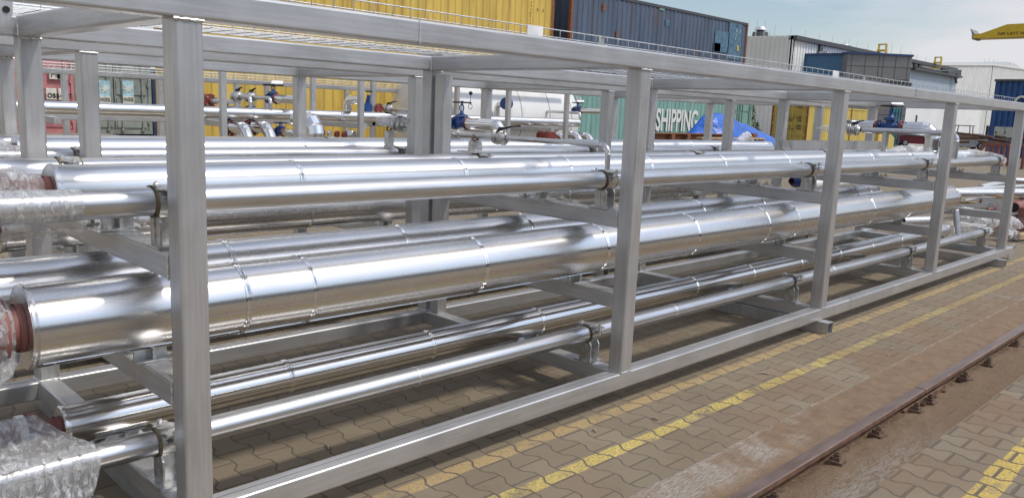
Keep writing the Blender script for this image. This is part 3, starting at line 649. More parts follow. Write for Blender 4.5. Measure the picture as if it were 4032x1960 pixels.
def miter_duct(label, pts, r, cat='pipe', group=None, mat='fitting_tin'):
    """clad duct with a gored (segmented) elbow at each bend"""
    t = thing('clad_duct', pts[0], label, cat, group); P = [Vector(p) for p in pts]
    segs = [P[0]]
    for i in range(1, len(P)-1):
        a = (P[i-1]-P[i]).normalized(); b = (P[i+1]-P[i]).normalized(); d = r*1.5
        f = fillet([P[i]+a*d*1.6, P[i], P[i]+b*d*1.6], d, 3)[1:-1]; segs += f
    segs.append(P[-1]); 
    m = MB()
    for i in range(len(segs)-1):
        u = (segs[i+1]-segs[i]); u.normalize(); m.tube([segs[i]-u*r*.12*(i > 0), segs[i+1]+u*r*.12*(i < len(segs)-2)], r*(1+.012*(i % 2)), 28, True)
    m.build('duct', M[mat], t)
    for p, q in zip(segs[1:-1], segs[2:]):
        m = MB(); u = (q-p).normalized(); m.lathe([(-.006, r*1.0), (-.004, r*1.035), (.004, r*1.035), (.006, r*1.0)], p, u, 28); m.build('seam_band', M['band'], t)
    return t
def post_support(x, y, z0, z1, label, w=.07):
    t = thing('pipe_support', (x, y, z0), label, 'support', 'small pedestals under branch pipes')
    MB().box((x, y, z0+.005), (.18, .18, .01)).build('base_plate', M['galv'], t)
    m = MB(); m.poly([(x-w/2, y-w/2, z0), (x+w/2, y-w/2, z0), (x+w/2, y-w/2, z1-.02), (x+w*.2, y-w/2, z1), (x-w*.2, y-w/2, z1), (x-w/2, y-w/2, z1-.02)], (0, w, 0)); m.build('stem', M['clamp_steel'], t)
    m = MB(); m.lathe([(-.012, w*.32), (-.012, w*.42), (.012, w*.42), (.012, w*.32)], (x, y, z1+w*.25), (0, 1, 0), 20); m.build('clamp', M['liner'], t)
    return t
# nearest rack, left branch: small line across the rack above the pipes
x = 2.70; z = 1.552
line('branch_pipe', 'thin bare branch pipe crossing the nearest rack and bending down into the front pipe', [(x, 1.12, z), (x, .25, z), (x, .25, 1.40)], .0175, 'bare', .05)
ball_valve((x, 1.19, z), (0, 1, 0), .037, 'steel ball valve with a black lever on the thin crossing branch pipe', lever=-1, ll=.19)
line('branch_pipe', 'short bare pipe stub with a clamp, left of the black levered ball valve', [(x, 1.25, z), (x, 1.62, z)], .021, 'bare')
post_support(x, 1.44, 1.435, z-.03, 'grey pedestal under the pipe stub beside the black levered ball valve')
m = MB(); flange(m, (x, 1.62, z), (0, 1, 0), .032, .02); tag(m.build('end_flange', M['cast_steel']), 'small round flange closing the pipe stub left of the levered valve', 'flange')
# second rack, left group
x = 4.0
line('branch_pipe', 'thin bare branch pipe on the second rack bending down left of the blue valve', [(x, 3.75, 1.53), (x, 2.85, 1.50), (x, 2.85, 1.36)], .018, 'bare', .05)
ball_valve((x, 3.83, 1.53), (0, 1, 0), .04, 'levered ball valve wrapped near the left end of the second rack branch', lever=1)
cg = K('k3', 430, 680, X=4.80); wz = K('k3', 540, 385, X=4.80).z
gate_valve(cg, (0, 1, 0), .050, wz, 'blue gate valve with a black handwheel over the second rack, left of the second post', wheel_r=.10, plate=False)
miter_duct('silver duct with a gored elbow turning down beside the nearest left blue gate valve', [(4.80, cg.y-.12, cg.z), (4.80, 3.36, cg.z), (4.80, 3.36, 1.36)], .062)
miter_duct('silver duct stub behind the nearest left blue gate valve', [(4.80, cg.y+.12, cg.z), (4.80, cg.y+.60, cg.z)], .060)
for k, (kx, ky) in enumerate(((195, 222), (565, 250))):
    q = K('k3', kx, ky, X=4.55 if k else 4.2)
    t = thing('pressure_gauge', q, ('black round gauge with a hanging ring, left one of the pair above the blue valve', 'black round gauge on a thin stem right above the handwheel of the blue valve')[k], 'gauge', 'round gauges above the blue valve')
    m = MB(); m.lathe([(-.008, 0), (-.008, .020), (.008, .020), (.008, 0)], q, (.7, .7, 0), 20); m.build('dial', M['rubber'], t)
    m = MB(); m.cyl(q, q-Vector((0, 0, .12)), .003, 6); m.build('stem', M['dark_iron'], t)
    m = MB(); m.tube([q+Vector((0, 0, -.135))+Vector((.7*math.cos(a*.45)*.02, -.7*math.cos(a*.45)*.02, math.sin(a*.45)*.028)) for a in range(15)], .003, 6, False); m.build('ring', M['rubber'], t)
# right group on the nearest rack
x = 9.15
line('branch_pipe', 'bare branch pipe at the right of the nearest rack bending down into the front pipe', [(x, 1.33, 1.675), (x, .25, 1.685), (x, .25, 1.40)], .036, 'bare', .085)
ball_valve((x, 1.45, 1.675), (0, 1, 0), .052, 'clamped ball valve with a black lever at the right end of the nearest rack', lever=-1, ll=.12)
m = MB(); m.lathe([(0, .03), (.1, .045), (.2, .05), (.28, .035), (.34, .012), (.38, .004)], (x, 1.56, 1.675), (0, 1, 0), 16); tag(m.build('wrapped_end', M['film']), 'film wrapped pipe end beside the right hand ball valve', 'wrapped end')
xg = 9.93; cg = K('c7', 2100, 840, X=xg); wz = K('c7', 2140, 492, X=xg).z
gate_valve(cg, (0, 1, 0), .068, wz, 'large blue gate valve between red flanges at the right end of the nearest rack', wheel_r=.14)
miter_duct('silver clad duct with a gored elbow turning down, right of the large blue gate valve', [(xg, cg.y-.19, cg.z), (xg, .76, cg.z), (xg, .76, 1.42)], .082)
miter_duct('silver clad duct stub left of the large blue gate valve', [(xg, cg.y+.19, cg.z), (xg, cg.y+.75, cg.z)], .078)
# tee collar on the duct foot
m = MB(); m.lathe([(0, .10), (.012, .10), (.02, .088), (.06, .086)], (xg, .76, 1.435), (0, 0, 1), 32); tag(m.build('duct_collar', M['fitting_tin']), 'round collar where the gored duct meets the clad pipe', 'collar')
line('branch_pipe', 'short vertical bare stub under the ball valve at the right of the nearest rack', [(x, 1.05, 1.66), (x, 1.05, 1.34)], .04, 'bare')
t = thing('drip_tray', (8.4, 1.9, 1.41), 'long grey steel trough with sloping ends behind the right hand blue valve', 'trough')
a = K('c7', 440, 1060, Y=1.7); b = K('c7', 2010, 1060, Y=1.7)
m = MB(); m.poly([(a.x, 1.7, a.z), (b.x, 1.7, a.z), (b.x-.12, 1.7, a.z-.11), (a.x+.12, 1.7, a.z-.11)], (0, .006, 0)); m.poly([(a.x, 1.83, a.z), (b.x, 1.83, a.z), (b.x-.12, 1.83, a.z-.11), (a.x+.12, 1.83, a.z-.11)], (0, .006, 0)); m.b2((a.x+.12, 1.706, a.z-.11), (b.x-.12, 1.83, a.z-.105)); m.build('trough', M['frame'], t)
line('drain_pipe', 'bare pipe bending down from the end of the thickest clad pipe to the low pipe', [(9.74, .43, .80), (9.95, .40, .80), (9.93, .31, .395)], .038, 'bare', .075)
m = MB(); m.lathe([(-.055, .05), (-.05, .058), (.05, .058), (.055, .05)], (9.93, .30, .383), (1, 0, 0), 24)
tag(m.build('tee_sleeve', M['bare']), 'short sleeve on the low pipe where the drain pipe joins', 'sleeve')
# third rack branches
def farbranch(k, kx, ky, Y, r, kind, zb, dy, label, vl=''):
    p = K(k, kx, ky, Y=Y)
    line('branch_pipe', label, [(p.x, Y+dy, p.z), (p.x, Y, p.z), (p.x, Y, zb)], r, 'bare', r*2.2, 14, group='branch pipes on the third rack')
    if kind == 'ball': ball_valve((p.x, Y+dy+r*2.6, p.z), (0, 1, 0), r*2.1, vl, lever=-1, ll=r*5.5)
farbranch('k1', 775, 515, 11.15, .036, 'ball', 1.55, .42, 'bare branch pipe with an elbow, left one of the pair on the third rack', 'black levered ball valve, left one of the pair on the third rack')
farbranch('k1', 1105, 530, 11.15, .036, 'ball', 1.55, .66, 'bare branch pipe with an elbow, right one of the pair on the third rack', 'black levered ball valve, right one of the pair on the third rack')
for kx in (595, 815):
    q = K('k1', kx, 560, Y=12.0); post_support(q.x, 12.0, 1.50, 1.66, 'thin post under the levered valves on the third rack', .05)
q = K('k1', 1150, 540, Y=11.75)
gate_valve(q, (0, 1, 0), .072, K('k1', 1180, 318, Y=11.75).z, 'dark blue gate valve with a white tag on its handwheel on the third rack', wheel_r=.19)
miter_duct('silver clad duct right of the tagged blue gate valve on the third rack', [(q.x, q.y-.17, q.z), (q.x, q.y-1.0, q.z)], .082)
q = K('k1', 95, 575, Y=12.0)
t = thing('pipe_flange', q, 'pair of red bolted flanges at the far left of the third rack', 'flange')
for d_ in (-.05, .05):
    m = MB(); flange(m, q+Vector((0, d_, 0)), (0, 1, 0), .13, .05); o_ = m.build('flange_disc', M['valve_red'], t)
boltring(t, q, (0, 1, 0), .10, 4, .22, .02)
line('branch_pipe', 'bare stub pipe right of the red flange pair on the third rack', [(q.x, q.y-.1, q.z), (q.x, q.y-.9, q.z)], .045, 'bare')
for kx, ky, l in ((560, 1040, 'left'), (930, 1030, 'right')):
    q = K('k1', kx+70, ky, Y=10.9); miter_duct('silver gored elbow beside red flanges low in the third rack, the %s one' % l, [(q.x, q.y+.35, q.z+.02), (q.x, q.y-.1, q.z+.02), (q.x, q.y-.45, q.z-.40)], .105)
    t = thing('pipe_flange', q, 'red bolted flange pair low in the third rack, %s pair' % l, 'flange', 'red flange pairs low in the third rack')
    for d_ in (.42, .56):
        m = MB(); flange(m, q+Vector((0, d_, 0)), (0, 1, 0), .145, .06); m.build('flange_disc', M['valve_red'], t)
    boltring(t, q+Vector((0, .49, 0)), (0, 1, 0), .115, 8, .26, .018)
    t = thing('butterfly_valve', q, 'small bright blue valve neck above the %s red flange pair of the third rack' % l, 'valve')
    m = MB(); m.tube([q+Vector((0, .49, .1)), q+Vector((0, .49, .36))], .045, 12); m.box(q+Vector((0, .49, .38)), (.1, .16, .03)); m.build('valve_neck', M['valve_blue'], t); m = MB(); m.tube([q+Vector((0, .5, .42)), q+Vector((0, .78, .33))], .012, 6); m.build('lever', M['rubber'], t)
q = K('k1', 1275, 1090, Y=10.9)
gate_valve(q, (0, 1, 0), .06, K('k1', 1295, 932, Y=10.9).z, 'small dark blue gate valve low behind the second rack post', wheel_r=.12, plate=False)
miter_duct('silver clad duct right of the small dark blue gate valve low behind the second rack', [(q.x, q.y-.15, q.z), (q.x, q.y-1.2, q.z)], .07)
# wrapped group seen between the posts
q = K('k2', 760, 400, Y=11.15); miter_duct('silver gored elbow standing up from the third rack pipe', [(q.x, q.y, 1.58), (q.x, q.y, q.z), (q.x, q.y-.45, q.z+.03)], .085)
q = K('k2', 320, 780, Y=9.6); t = miter_duct('tall silver clad riser with a slanted joint behind the second rack', [(q.x, q.y, .5), (q.x, q.y, q.z+.12), (q.x, q.y+.6, q.z+.12)], .15)
q = K('k2', 1030, 500, Y=11.9)
t = thing('actuator_valve', q, 'round blue valve with a black handle half hidden behind a grey post', 'valve')
m = MB(); m.lathe([(-.06, 0), (-.06, .10), (.06, .10), (.06, 0)], q, (0, 1, 0), 20); m.tube([q, q+Vector((0, -.05, .26))], [.06, .04], 10); m.build('valve_body', M['valve_blue'], t); m = MB(); m.box(q+Vector((0, -.06, .34)), (.05, .18, .03)); m.build('handle', M['rubber'], t)
q = K('k2', 1190, 515, Y=12.0)
t = thing('pipe_flange', q, 'single red round flange right of the half hidden blue valve', 'flange'); m = MB(); flange(m, q, (0, 1, 0), .11, .06); m.build('flange_disc', M['valve_red'], t); boltring(t, q, (0, 1, 0), .08, 4, .12, .016)
q = K('k2', 1320, 520, Y=12.0); ball_valve(q, (0, 1, 0), .075, 'grey cast ball valve with black lever right of the single red flange', lever=-1, ll=.3)
line('branch_pipe', 'short cast pipe through the ball valve right of the single red flange', [q+Vector((0, .6, 0)), q+Vector((0, -.75, -.02))], .05, 'cast_steel')
q = K('k2', 560, 860, Y=10.9); t = thing('pipe_flange', q, 'row of small red and white pipe fittings low before the yellow container', 'fittings')
for i in range(7):
    m = MB(); flange(m, q+Vector((-.25+.09*i*.7, .5-.16*i, 0)), (.4, -1, 0), .085 if i in (0, 6) else .065, .10 if i in (0, 6) else .05); m.build('fitting', M['fitting_tin' if i in (0, 6, 3) else 'valve_red'], t)
q = K('k2', 1500, 770, Y=5.2)
# second rack: wrapped levered branch between the posts
x = K('k2', 1470, 745, Y=2.85).x
ball_valve(K('k2', 1480, 745, X=x), (0, 1, 0), .045, 'black levered ball valve of the second rack, left of its front posts', lever=1, ll=.22)
line('branch_pipe', 'bare stub through the levered valve left of the second rack posts', [K('k2', 1440, 745, X=x), K('k2', 1230, 700, X=x)], .028, 'bare')
line('branch_pipe', 'bare branch pipe right of the levered valve, vanishing behind the post pair', [K('k2', 1520, 745, X=x), K('k2', 1700, 750, X=x)], .026, 'bare')
q = K('k2', 1330, 780, X=x); post_support(q.x, q.y, q.z-.19, q.z-.02, 'pedestal under the wrapped branch of the second rack', .06)
# right part of the third rack
farbranch('k4', 770, 605, 11.15, .036, 'ball', 1.55, 1.9, 'bare branch pipe with an elbow before the green container', 'levered ball valve left of the green container')
q = K('k4', 730, 565, Y=11.75); gate_valve(q, (0, 1, 0), .065, K('k4', 740, 440, Y=11.75).z, 'blue gate valve with a black wheel before the green container', wheel_r=.16, plate=True)
miter_duct('silver clad duct right of the blue valve before the green container', [(q.x, q.y-.16, q.z), (q.x, q.y-1.05, q.z)], .075)
line('bent_pipe', 'bare pipe bending down from the round blue valve before the white tank', [K('k3', 1060, 410, Y=11.9), K('k3', 990, 410, Y=12.1)+Vector((0, .1, 0)), (K('k3', 990, 410, Y=12.1).x, 12.2, 1.4)], .07, 'bare', .12)
q = K('k3', 1085, 400, Y=11.8); t = thing('actuator_valve', q, 'dark blue round valve with a tall blue handle before the white tank', 'valve')
m = MB(); m.lathe([(-.07, 0), (-.07, .15), (.07, .15), (.07, 0)], q, (1, .3, 0), 20); m.tube([q, q+Vector((.1, -.05, .55))], [.05, .03], 8); m.build('valve_body', M['valve_blue'], t)
for k, kx, l in (('k4', 160, 'left'), ('k4', 260, 'right')):
    q = K(k, kx, 985, Y=10.9); t = thing('pipe_flange', q, 'dark red flange pair low before the tank, the %s one' % l, 'flange', 'dark red flange pairs before the tank')
    for d_ in (-.09, .09):
        m = MB(); flange(m, q+Vector((0, d_, 0)), (0, 1, 0), .12, .07); m.build('flange_disc', M['valve_red'], t)
for k, kx, ky, l in (('k4', 400, 985, 'left'), ('k4', 640, 965, 'middle'), ('k4', 840, 990, 'right')):
    q = K(k, kx, ky, Y=10.9); miter_duct('silver gored elbow low before the green container, %s one of three' % l, [(q.x, q.y+.45, q.z), (q.x, q.y-.1, q.z), (q.x, q.y-.5, q.z-.38)], .10)
# valve behind the lower level, right
q = K('n5', -330, 235, Y=3.05)
q = at(3140, 712, Y=2.9); t = thing('pipe_flange', q, 'red flange with a bright blue valve end seen under the upper pipes', 'flange')
for d_ in (-.05, .03):
    m = MB(); flange(m, q+Vector((d_, 0, 0)), (1, 0, 0), .10, .05); m.build('flange_disc', M['valve_red'], t)
boltring(t, q, (1, 0, 0), .08, 6, .2, .012)
m = MB(); m.lathe([(-.2, .05), (-.1, .09), (-.06, .09)], q, (1, 0, 0), 20); m.build('valve_end', M['valve_blue'], t)
m = MB(); a = at(3155, 725, Y=2.9); m.tube([a, a+Vector((1.6, 0, .0))], .10, 28); tag(m.build('wrapped_pipe', M['plate_white']), 'white wrapped pipe right of the red flange under the upper pipes', 'pipe')
# ------------------------------------------------------------------ plastic wrapping
def bag(label, pts, rs, seed=0, n=44, pleat=.10, sag=0.0, name='plastic_wrap', cat='plastic film', flat=1.0):
    P = [Vector(p) for p in pts]; m = MB(); vs = []; K_ = len(P); prev = None
    sub = []; sr = []
    for i in range(K_-1):
        for j in range(5): sub.append(P[i].lerp(P[i+1], j/5)); sr.append(rs[i]+(rs[i+1]-rs[i])*j/5)
    sub.append(P[-1]); sr.append(rs[-1])
    for i, p in enumerate(sub):
        t_ = (sub[min(i+1, len(sub)-1)]-sub[max(i-1, 0)]).normalized()
        a = t_.cross(Vector((0, 0, 1))).normalized() if prev is None else (prev-t_*prev.dot(t_)).normalized(); prev = a; b = t_.cross(a)
        for k in range(n):
            th = 2*math.pi*k/n; r = sr[i]
            f = 1+pleat*math.sin(th*11+seed+i*.15)*noise.noise(Vector((i*.25+seed, math.cos(th)*1.5, math.sin(th)*1.5)))*2.2+pleat*.9*noise.noise(Vector((i*.6, math.cos(th)*4+seed, math.sin(th)*4)))
            q = p+(a*math.cos(th)+b*math.sin(th)*flat)*r*f; q.z -= sag*max(0, -math.sin(th)*0+.5)*r*abs(noise.noise(Vector((k*.3, i*.3, seed)))); vs.append(q)
    m.add(vs, [(i*n+k, i*n+(k+1) % n, (i+1)*n+(k+1) % n, (i+1)*n+k) for i in range(len(sub)-1) for k in range(n)], True)
    return tag(m.build(name, M['film']), label, cat, 'plastic film around pipe ends')
# left pipe ends, second layer behind the first post
t = thing('pipe_flange', (-.38, .76, 1.343), 'steel and red flange pair under film, left of the upper clad pipe', 'flange')
for xx, mt, rr in ((-.445, 'galv', .098), (-.385, 'primer_red', .098)):
    m = MB(); flange(m, (xx, .76, 1.343), (1, 0, 0), rr, .035); m.build('flange_disc', M[mt], t)
m = MB(); m.cyl((-.9, .76, 1.343), (-.2, .76, 1.343), .058, 28); m.build('pipe_stub', M['primer_red'], t)
bag('crinkled clear film bag over the flange left of the upper clad pipe', [(-.95, .76, 1.343), (-.7, .76, 1.343), (-.45, .76, 1.343), (-.38, .76, 1.343), (-.30, .76, 1.343), (-.23, .76, 1.343)], [.07, .10, .108, .108, .085, .062], 3)
bag('clear film wound tightly round the front bare pipe at the upper left', [(-.95, .25, 1.348), (-.6, .25, 1.348), (-.40, .25, 1.348), (-.245, .25, 1.348)], [.059, .058, .057, .0555], 9, 56, .035)
m = MB(); vs = []
for i in range(26):
    for j in range(7):
        u = i/25; v = j/6; vs.append((-.75+.55*u, .20+.04*v-.03*math.sin(u*9)*v, 1.348-.055-(.02+.055*(1-abs(u-.25))*v)*(1+.5*noise.noise(Vector((u*9, v*2, 3))))+.004*math.sin(i*1.7)))
m.add(vs, [(i*7+j, i*7+j+1, (i+1)*7+j+1, (i+1)*7+j) for i in range(25) for j in range(6)], True); tag(m.build('plastic_tail', M['film']), 'loose film tail hanging under the wound film at the upper left', 'plastic film')
t = thing('pipe_flange', (-.5, .449, .886), 'red primed flange under film at the left end of the thickest clad pipe', 'flange')
m = MB(); m.cyl((-.9, .449, .886), (-.40, .449, .886), .084, 32); m.build('pipe_stub', M['primer_red'], t)
for xx in (-.475, -.53): 
    m = MB(); flange(m, (xx, .449, .886), (1, 0, 0), .118, .036); m.build('flange_disc', M['primer_red'], t)
bag('clear film stretched over the red flange of the thickest clad pipe', [(-.95, .449, .87), (-.62, .449, .88), (-.53, .449, .886), (-.475, .449, .886), (-.44, .449, .886)], [.11, .125, .126, .124, .092], 5)
bag('twisted film end hanging from the red flange of the thickest clad pipe', [(-.445, .40, .81), (-.48, .36, .76), (-.54, .33, .72), (-.62, .32, .68)], [.022, .03, .026, .035], 8, 24, .3)
t = thing('pipe_flange', (-.3, .80, .341), 'red flange under the film heap at the lower left', 'flange')
m = MB(); flange(m, (-.30, .80, .341), (1, 0, 0), .085, .03); m.build('flange_disc', M['primer_red'], t); m = MB(); flange(m, (-.345, .80, .341), (1, 0, 0), .085, .03); m.build('flange_disc', M['galv'], t)
m = MB(); m.cyl((-.9, .8, .341), (-.2, .8, .341), .045, 24); m.build('pipe_stub', M['primer_red'], t)
def drape(label, ridge, base, seed, nu=40, nv=22, name='plastic_sheet', fold=.012, kf=34, ragged=0):
    """film sheet stretched from a top ridge line down to a base line"""
    m = MB(); vs = []
    for i in range(nu+1):
        for j in range(nv+1):
            u = i/nu; v = j/nv
            a = Vector(ridge[0]).lerp(Vector(ridge[1]), u); b = Vector(base[0]).lerp(Vector(base[1]), u)
            p = a.lerp(b, v*(1+ragged*5*noise.noise(Vector((u*6, 1, seed)))+ragged*3*noise.noise(Vector((u*19, 4, seed))))); p.z += .03*math.sin(math.pi*v)*(1-.5*u)*-1
            d = fold*(math.sin(u*kf+seed+v*3)*.5+noise.noise(Vector((u*14, v*5, seed)))*1.3)*(.3+v)
            p += Vector((.3, -.6, .7))*d; vs.append(p)
    m.add(vs, [(i*(nv+1)+j, i*(nv+1)+j+1, (i+1)*(nv+1)+j+1, (i+1)*(nv+1)+j) for i in range(nu) for j in range(nv)], True)
    return tag(m.build(name, M['film']), label, 'plastic film', 'plastic film around pipe ends')
drape('large pleated film sheet draped from the low red flange over the front low pipe', ((-.45, .76, .44), (-.30, .74, .44)), ((-.62, .25, .43), (-.20, .25, .433)), 2)
bag('film sleeve wound round the left end of the low bare pipe', [(-.60, .30, .383), (-.45, .30, .383), (-.30, .30, .383), (-.22, .30, .383)], [.058, .057, .056, .0535], 12, 48, .05)
drape('film skirt hanging below the left end of the low bare pipe', ((-.62, .245, .39), (-.21, .248, .40)), ((-.62, .21, .17), (-.25, .235, .27)), 7, fold=.012, ragged=.05)
m = MB(); m.lathe([(0, 0), (0, .057), (.012, .057), (.02, .053), (.05, .053)], (-.60, .30, .383), (1, 0, 0), 36); tag(m.build('pipe_end_ring', M['cast_steel']), 'ring on the left end of the low bare pipe', 'ring')
bag('clear film on the far upper clad pipe end at the left edge', [(-.5, 2.85, 1.33), (-.1, 2.85, 1.33), (.16, 2.85, 1.33), (.30, 2.85, 1.33)], [.09, .08, .075, .06], 15)
bag('clear film bag over the second rack flange at the left edge', [(-.2, 3.36, 1.33), (.1, 3.36, 1.33), (.28, 3.36, 1.33)], [.12, .11, .07], 17)
# right ends
def cone(label, a, b, ra, rb, seed): return bag(label, [a, Vector(a).lerp(Vector(b), .35), Vector(a).lerp(Vector(b), .7), b], [ra, ra*.9+rb*.1, ra*.4+rb*.6, rb], seed, 40, .10)
cone('film cone running from the clad pipe end to the front pipe end, upper right', (11.42, .76, 1.343), (11.25, .27, 1.36), .11, .058, 21)
bag('film cap on the right end of the front upper bare pipe', [(10.85, .25, 1.348), (11.1, .25, 1.348), (11.2, .25, 1.345), (11.36, .25, 1.34)], [.056, .058, .045, .008], 23)
cone('film cone from the low clad pipe end to the low bare pipe end, lower right', (11.1, .80, .345), (11.2, .33, .40), .11, .06, 25)
bag('film cap on the right end of the low bare pipe', [(11.0, .30, .383), (11.18, .30, .38), (11.35, .29, .375)], [.056, .055, .01], 27)
bag('film bundle over the rear upper pipe end, upper right', [(10.3, 1.38, 1.362), (10.7, 1.38, 1.38), (11.1, 1.2, 1.38), (11.4, .95, 1.37)], [.072, .10, .09, .05], 29)
bag('crinkled film round the branch stub of the second rack, between the post groups', [K('k2', 1200, 670, X=x), K('k2', 1330, 690, X=x), K('k2', 1560, 640, X=x), K('k2', 1650, 690, X=x)], [.04, .05, .06, .04], 31)
# ------------------------------------------------------------------ shipping containers
def corr(mb, p0, p1, z0, z1, out, pitch=.278, dep=.026):
    """corrugated sheet from p0 to p1 (plan points); out = unit vector pointing outwards"""
    p0 = Vector(p0); p1 = Vector(p1); L = (p1-p0).length; u = (p1-p0)/L; out = Vector(out)
    n = max(1, round(L/pitch)); pt = L/n; pts = []
    for i in range(n):
        for f, d in ((0, 0), (.26, 0), (.40, -dep), (.86, -dep)): pts.append(p0+u*(i+f)*pt+out*d)
    pts.append(p1)
    k = len(pts); vs = [(p.x, p.y, z) for z in (z0, z1) for p in pts]
    mb.add(vs, [(i, i+1, i+1+k, i+k) for i in range(k-1)])
def container(label, x0, y0, z0, lx, ly, mat, h=2.59, name='shipping_container', group='shipping containers', post=None, rails=None, door=None, rods=None, endmat=None, cat='container'):
    t = thing(name, (x0, y0, z0), label, cat, group); x1, y1, z1 = x0+lx, y0+ly, z0+h; mp_ = M[post or mat]; mr = M[rails or mat]; pw = .11
    m = MB(); a = (x0+pw, x1-pw); 
    if door != '-Y': m2 = MB(); corr(m2, (a[0], y0+.02, 0), (a[1], y0+.02, 0), z0+.14, z1-.09, (0, -1, 0)); m2.build('side_wall', M[mat], t)
    m2 = MB(); corr(m2, (a[0], y1-.02, 0), (a[1], y1-.02, 0), z0+.14, z1-.09, (0, 1, 0)); m2.build('side_wall', M[mat], t)
    if door != '-X': m2 = MB(); corr(m2, (x0+.02, y0+pw, 0), (x0+.02, y1-pw, 0), z0+.14, z1-.09, (-1, 0, 0)); m2.build('end_wall', M[endmat or mat], t)
    m2 = MB(); corr(m2, (x1-.02, y0+pw, 0), (x1-.02, y1-pw, 0), z0+.14, z1-.09, (1, 0, 0)); m2.build('end_wall', M[endmat or mat], t)
    MB().b2((x0+.03, y0+.03, z1-.05), (x1-.03, y1-.03, z1-.012)).build('roof', M[mat], t)
    for xx in (x0, x1-pw):
        for yy in (y0, y1-pw): MB().b2((xx, yy, z0+.12), (xx+pw, yy+pw, z1-.12)).build('corner_post', mp_, t)
    m = MB()
    for zz, hh in ((z0, .14), (z1-.10, .10)):
        for yy in (y0, y1-.06): MB().b2((x0+.17, yy, zz), (x1-.17, yy+.06, zz+hh)).build('side_rail', mr, t)
        for xx in (x0, x1-.06): MB().b2((xx, y0+.17, zz), (xx+.06, y1-.17, zz+hh)).build('end_rail', mp_, t)
    for xx in (x0-.004, x1-.17):
        for yy in (y0-.004, y1-.16):
            for zz in (z0, z1-.118):
                m = MB(); m.b2((xx, yy, zz), (xx+.174, yy+.164, zz+.118)); o_ = m.build('corner_casting', mp_, t)
    if door:
        m = MB(); rd = M[rods or mat]
        if door == '-Y': o = lambda u, v, d=0: (x0+u, y0+.03-d, z0+v); W_ = lx
        else: o = lambda u, v, d=0: (x0+.03-d, y0+ly-u, z0+v); W_ = ly
        def bx(mb, u0, u1, v0, v1, d0, d1):
            a_ = o(u0, v0, d0); b_ = o(u1, v1, d1); mb.b2(a_, b_)
        for s_ in (0, 1):
            u0 = .12 if s_ == 0 else W_/2+.015; u1 = W_/2-.015 if s_ == 0 else W_-.12
            d = MB(); bx(d, u0, u1, .15, h-.12, -.04, 0)
            for v in (.15, h*.27, h*.5, h*.73): bx(d, u0+.06, u1-.06, v+.06, v+h*.23-.07, 0.003, .0301)
            dd = d.build('door', M[mat], t)
            for uu in (u0+.22, u1-.20):
                q = MB(); q.cyl(o(uu, .05, .06), o(uu, h-.05, .06), .022, 8); q.build('lock_rod', rd, dd)
                q = MB(); bx(q, uu-.05, uu+.05, .10, .18, .0, .10); bx(q, uu-.05, uu+.05, h-.16, h-.08, .0, .10); bx(q, uu-.05, uu+.05, h*.36, h*.36+.05, .0, .09); q.build('rod_bracket', rd, dd)
            q = MB(); bx(q, u0+.25, u0+.75, h*.33, h*.33+.035, .06, .085); q.build('lock_handle', rd, dd)
            for v in (.35, .9, 1.6, 2.2):
                uu = u0-.02 if s_ == 0 else u1-.03
                q = MB(); bx(q, uu, uu+.06, v, v+.10, 0, .06); q.build('hinge', rd, dd)
        q = MB(); bx(q, W_/2-.013, W_/2+.013, .15, h-.12, -.02, .012); q.build('door_gasket', M['black_gap'], t)
    return t
YC = 16.0
# upper and lower yellow containers
xr = at(2180, 100, Y=YC).x
cy = container('weathered yellow container on top of the stack, cut by the top of the photo', xr-12.19, YC, 3.10, 12.19, 2.44, 'yellow_box', 2.75, post='yellow_box')
m = MB(); m.b2((xr-.115, YC-.006, 3.2), (xr-.0, YC-.002, 5.7)); m.build('rust_patch', M['rust'], cy)
vtx = at(2050, 20, Y=YC); 
for i, ch in enumerate('0948915'):
    p = at(2092-i*.7, 8+i*13.5, Y=YC); text(ch, .10, (p.x-.03, YC-.012, p.z-.06), M['letter_black'], cy, name='number')
p = at(2117, 35, Y=YC); text('R', .13, (p.x-.04, YC-.012, p.z-.08), M['letter_black'], cy); p = at(2138, 40, Y=YC); text('5', .15, (p.x-.04, YC-.012, p.z-.08), M['letter_black'], cy)
xl = at(1652, 450, Y=YC).x
container('lower yellow container behind the far racks, ending at the white tank', xl-6.6, YC, .22, 6.6, 2.44, 'yellow_box', 2.75)
# upper blue
x0 = at(2246, 100, Y=YC).x; x1 = at(2943, 150, Y=YC).x; zt = at(2943, 92, Y=YC).z
cb = container('faded blue container on top of the stack, right of the yellow one', x0, YC, zt-2.75, x1-x0, 2.44, 'blue_box', 2.75, post='rust', rails='roof_dark', endmat='blue_end')
for (a_, b_, c_, d_), mt in (((2200, 340, 2340, 600), 'blue_patch'), ((2180, 480, 2250, 590), 'blue_end'), ((2360, 250, 2470, 680), 'blue_patch'), ((1640, 220, 1680, 300), 'blue_patch'), ((1575, 80, 1628, 125), 'teal_box'), ((2200, 590, 2250, 660), 'blue_end'), ((930, 40, 960, 130), 'rust'), ((1080, 350, 1096, 420), 'rust')):
    p = K('n4', a_, b_, Y=YC); q = K('n4', c_, d_, Y=YC); MB().b2((p.x, YC+.012, q.z), (q.x, YC+.019, p.z)).build('paint_patch', M[mt], cb)
for s_, a_, b_, sz in (('0', 2434, 350, .17), ('2', 2473, 353, .17), ('G', 2430, 398, .13), ('P', 2420, 440, .13), ('U', 2440, 290, .15)):
    p = K('n4', a_, b_, Y=YC); text(s_, sz, (p.x-.05, YC-.006, p.z-.06), M['letter_white'] if s_ != 'U' else M['letter_black'], cb, name='marking')
p = K('n4', 2446, 545, Y=YC); MB().b2((p.x-.06, YC-.006, p.z-.12), (p.x+.06, YC-.001, p.z+.12)).build('sticker', M['yellow_paint'], cb)
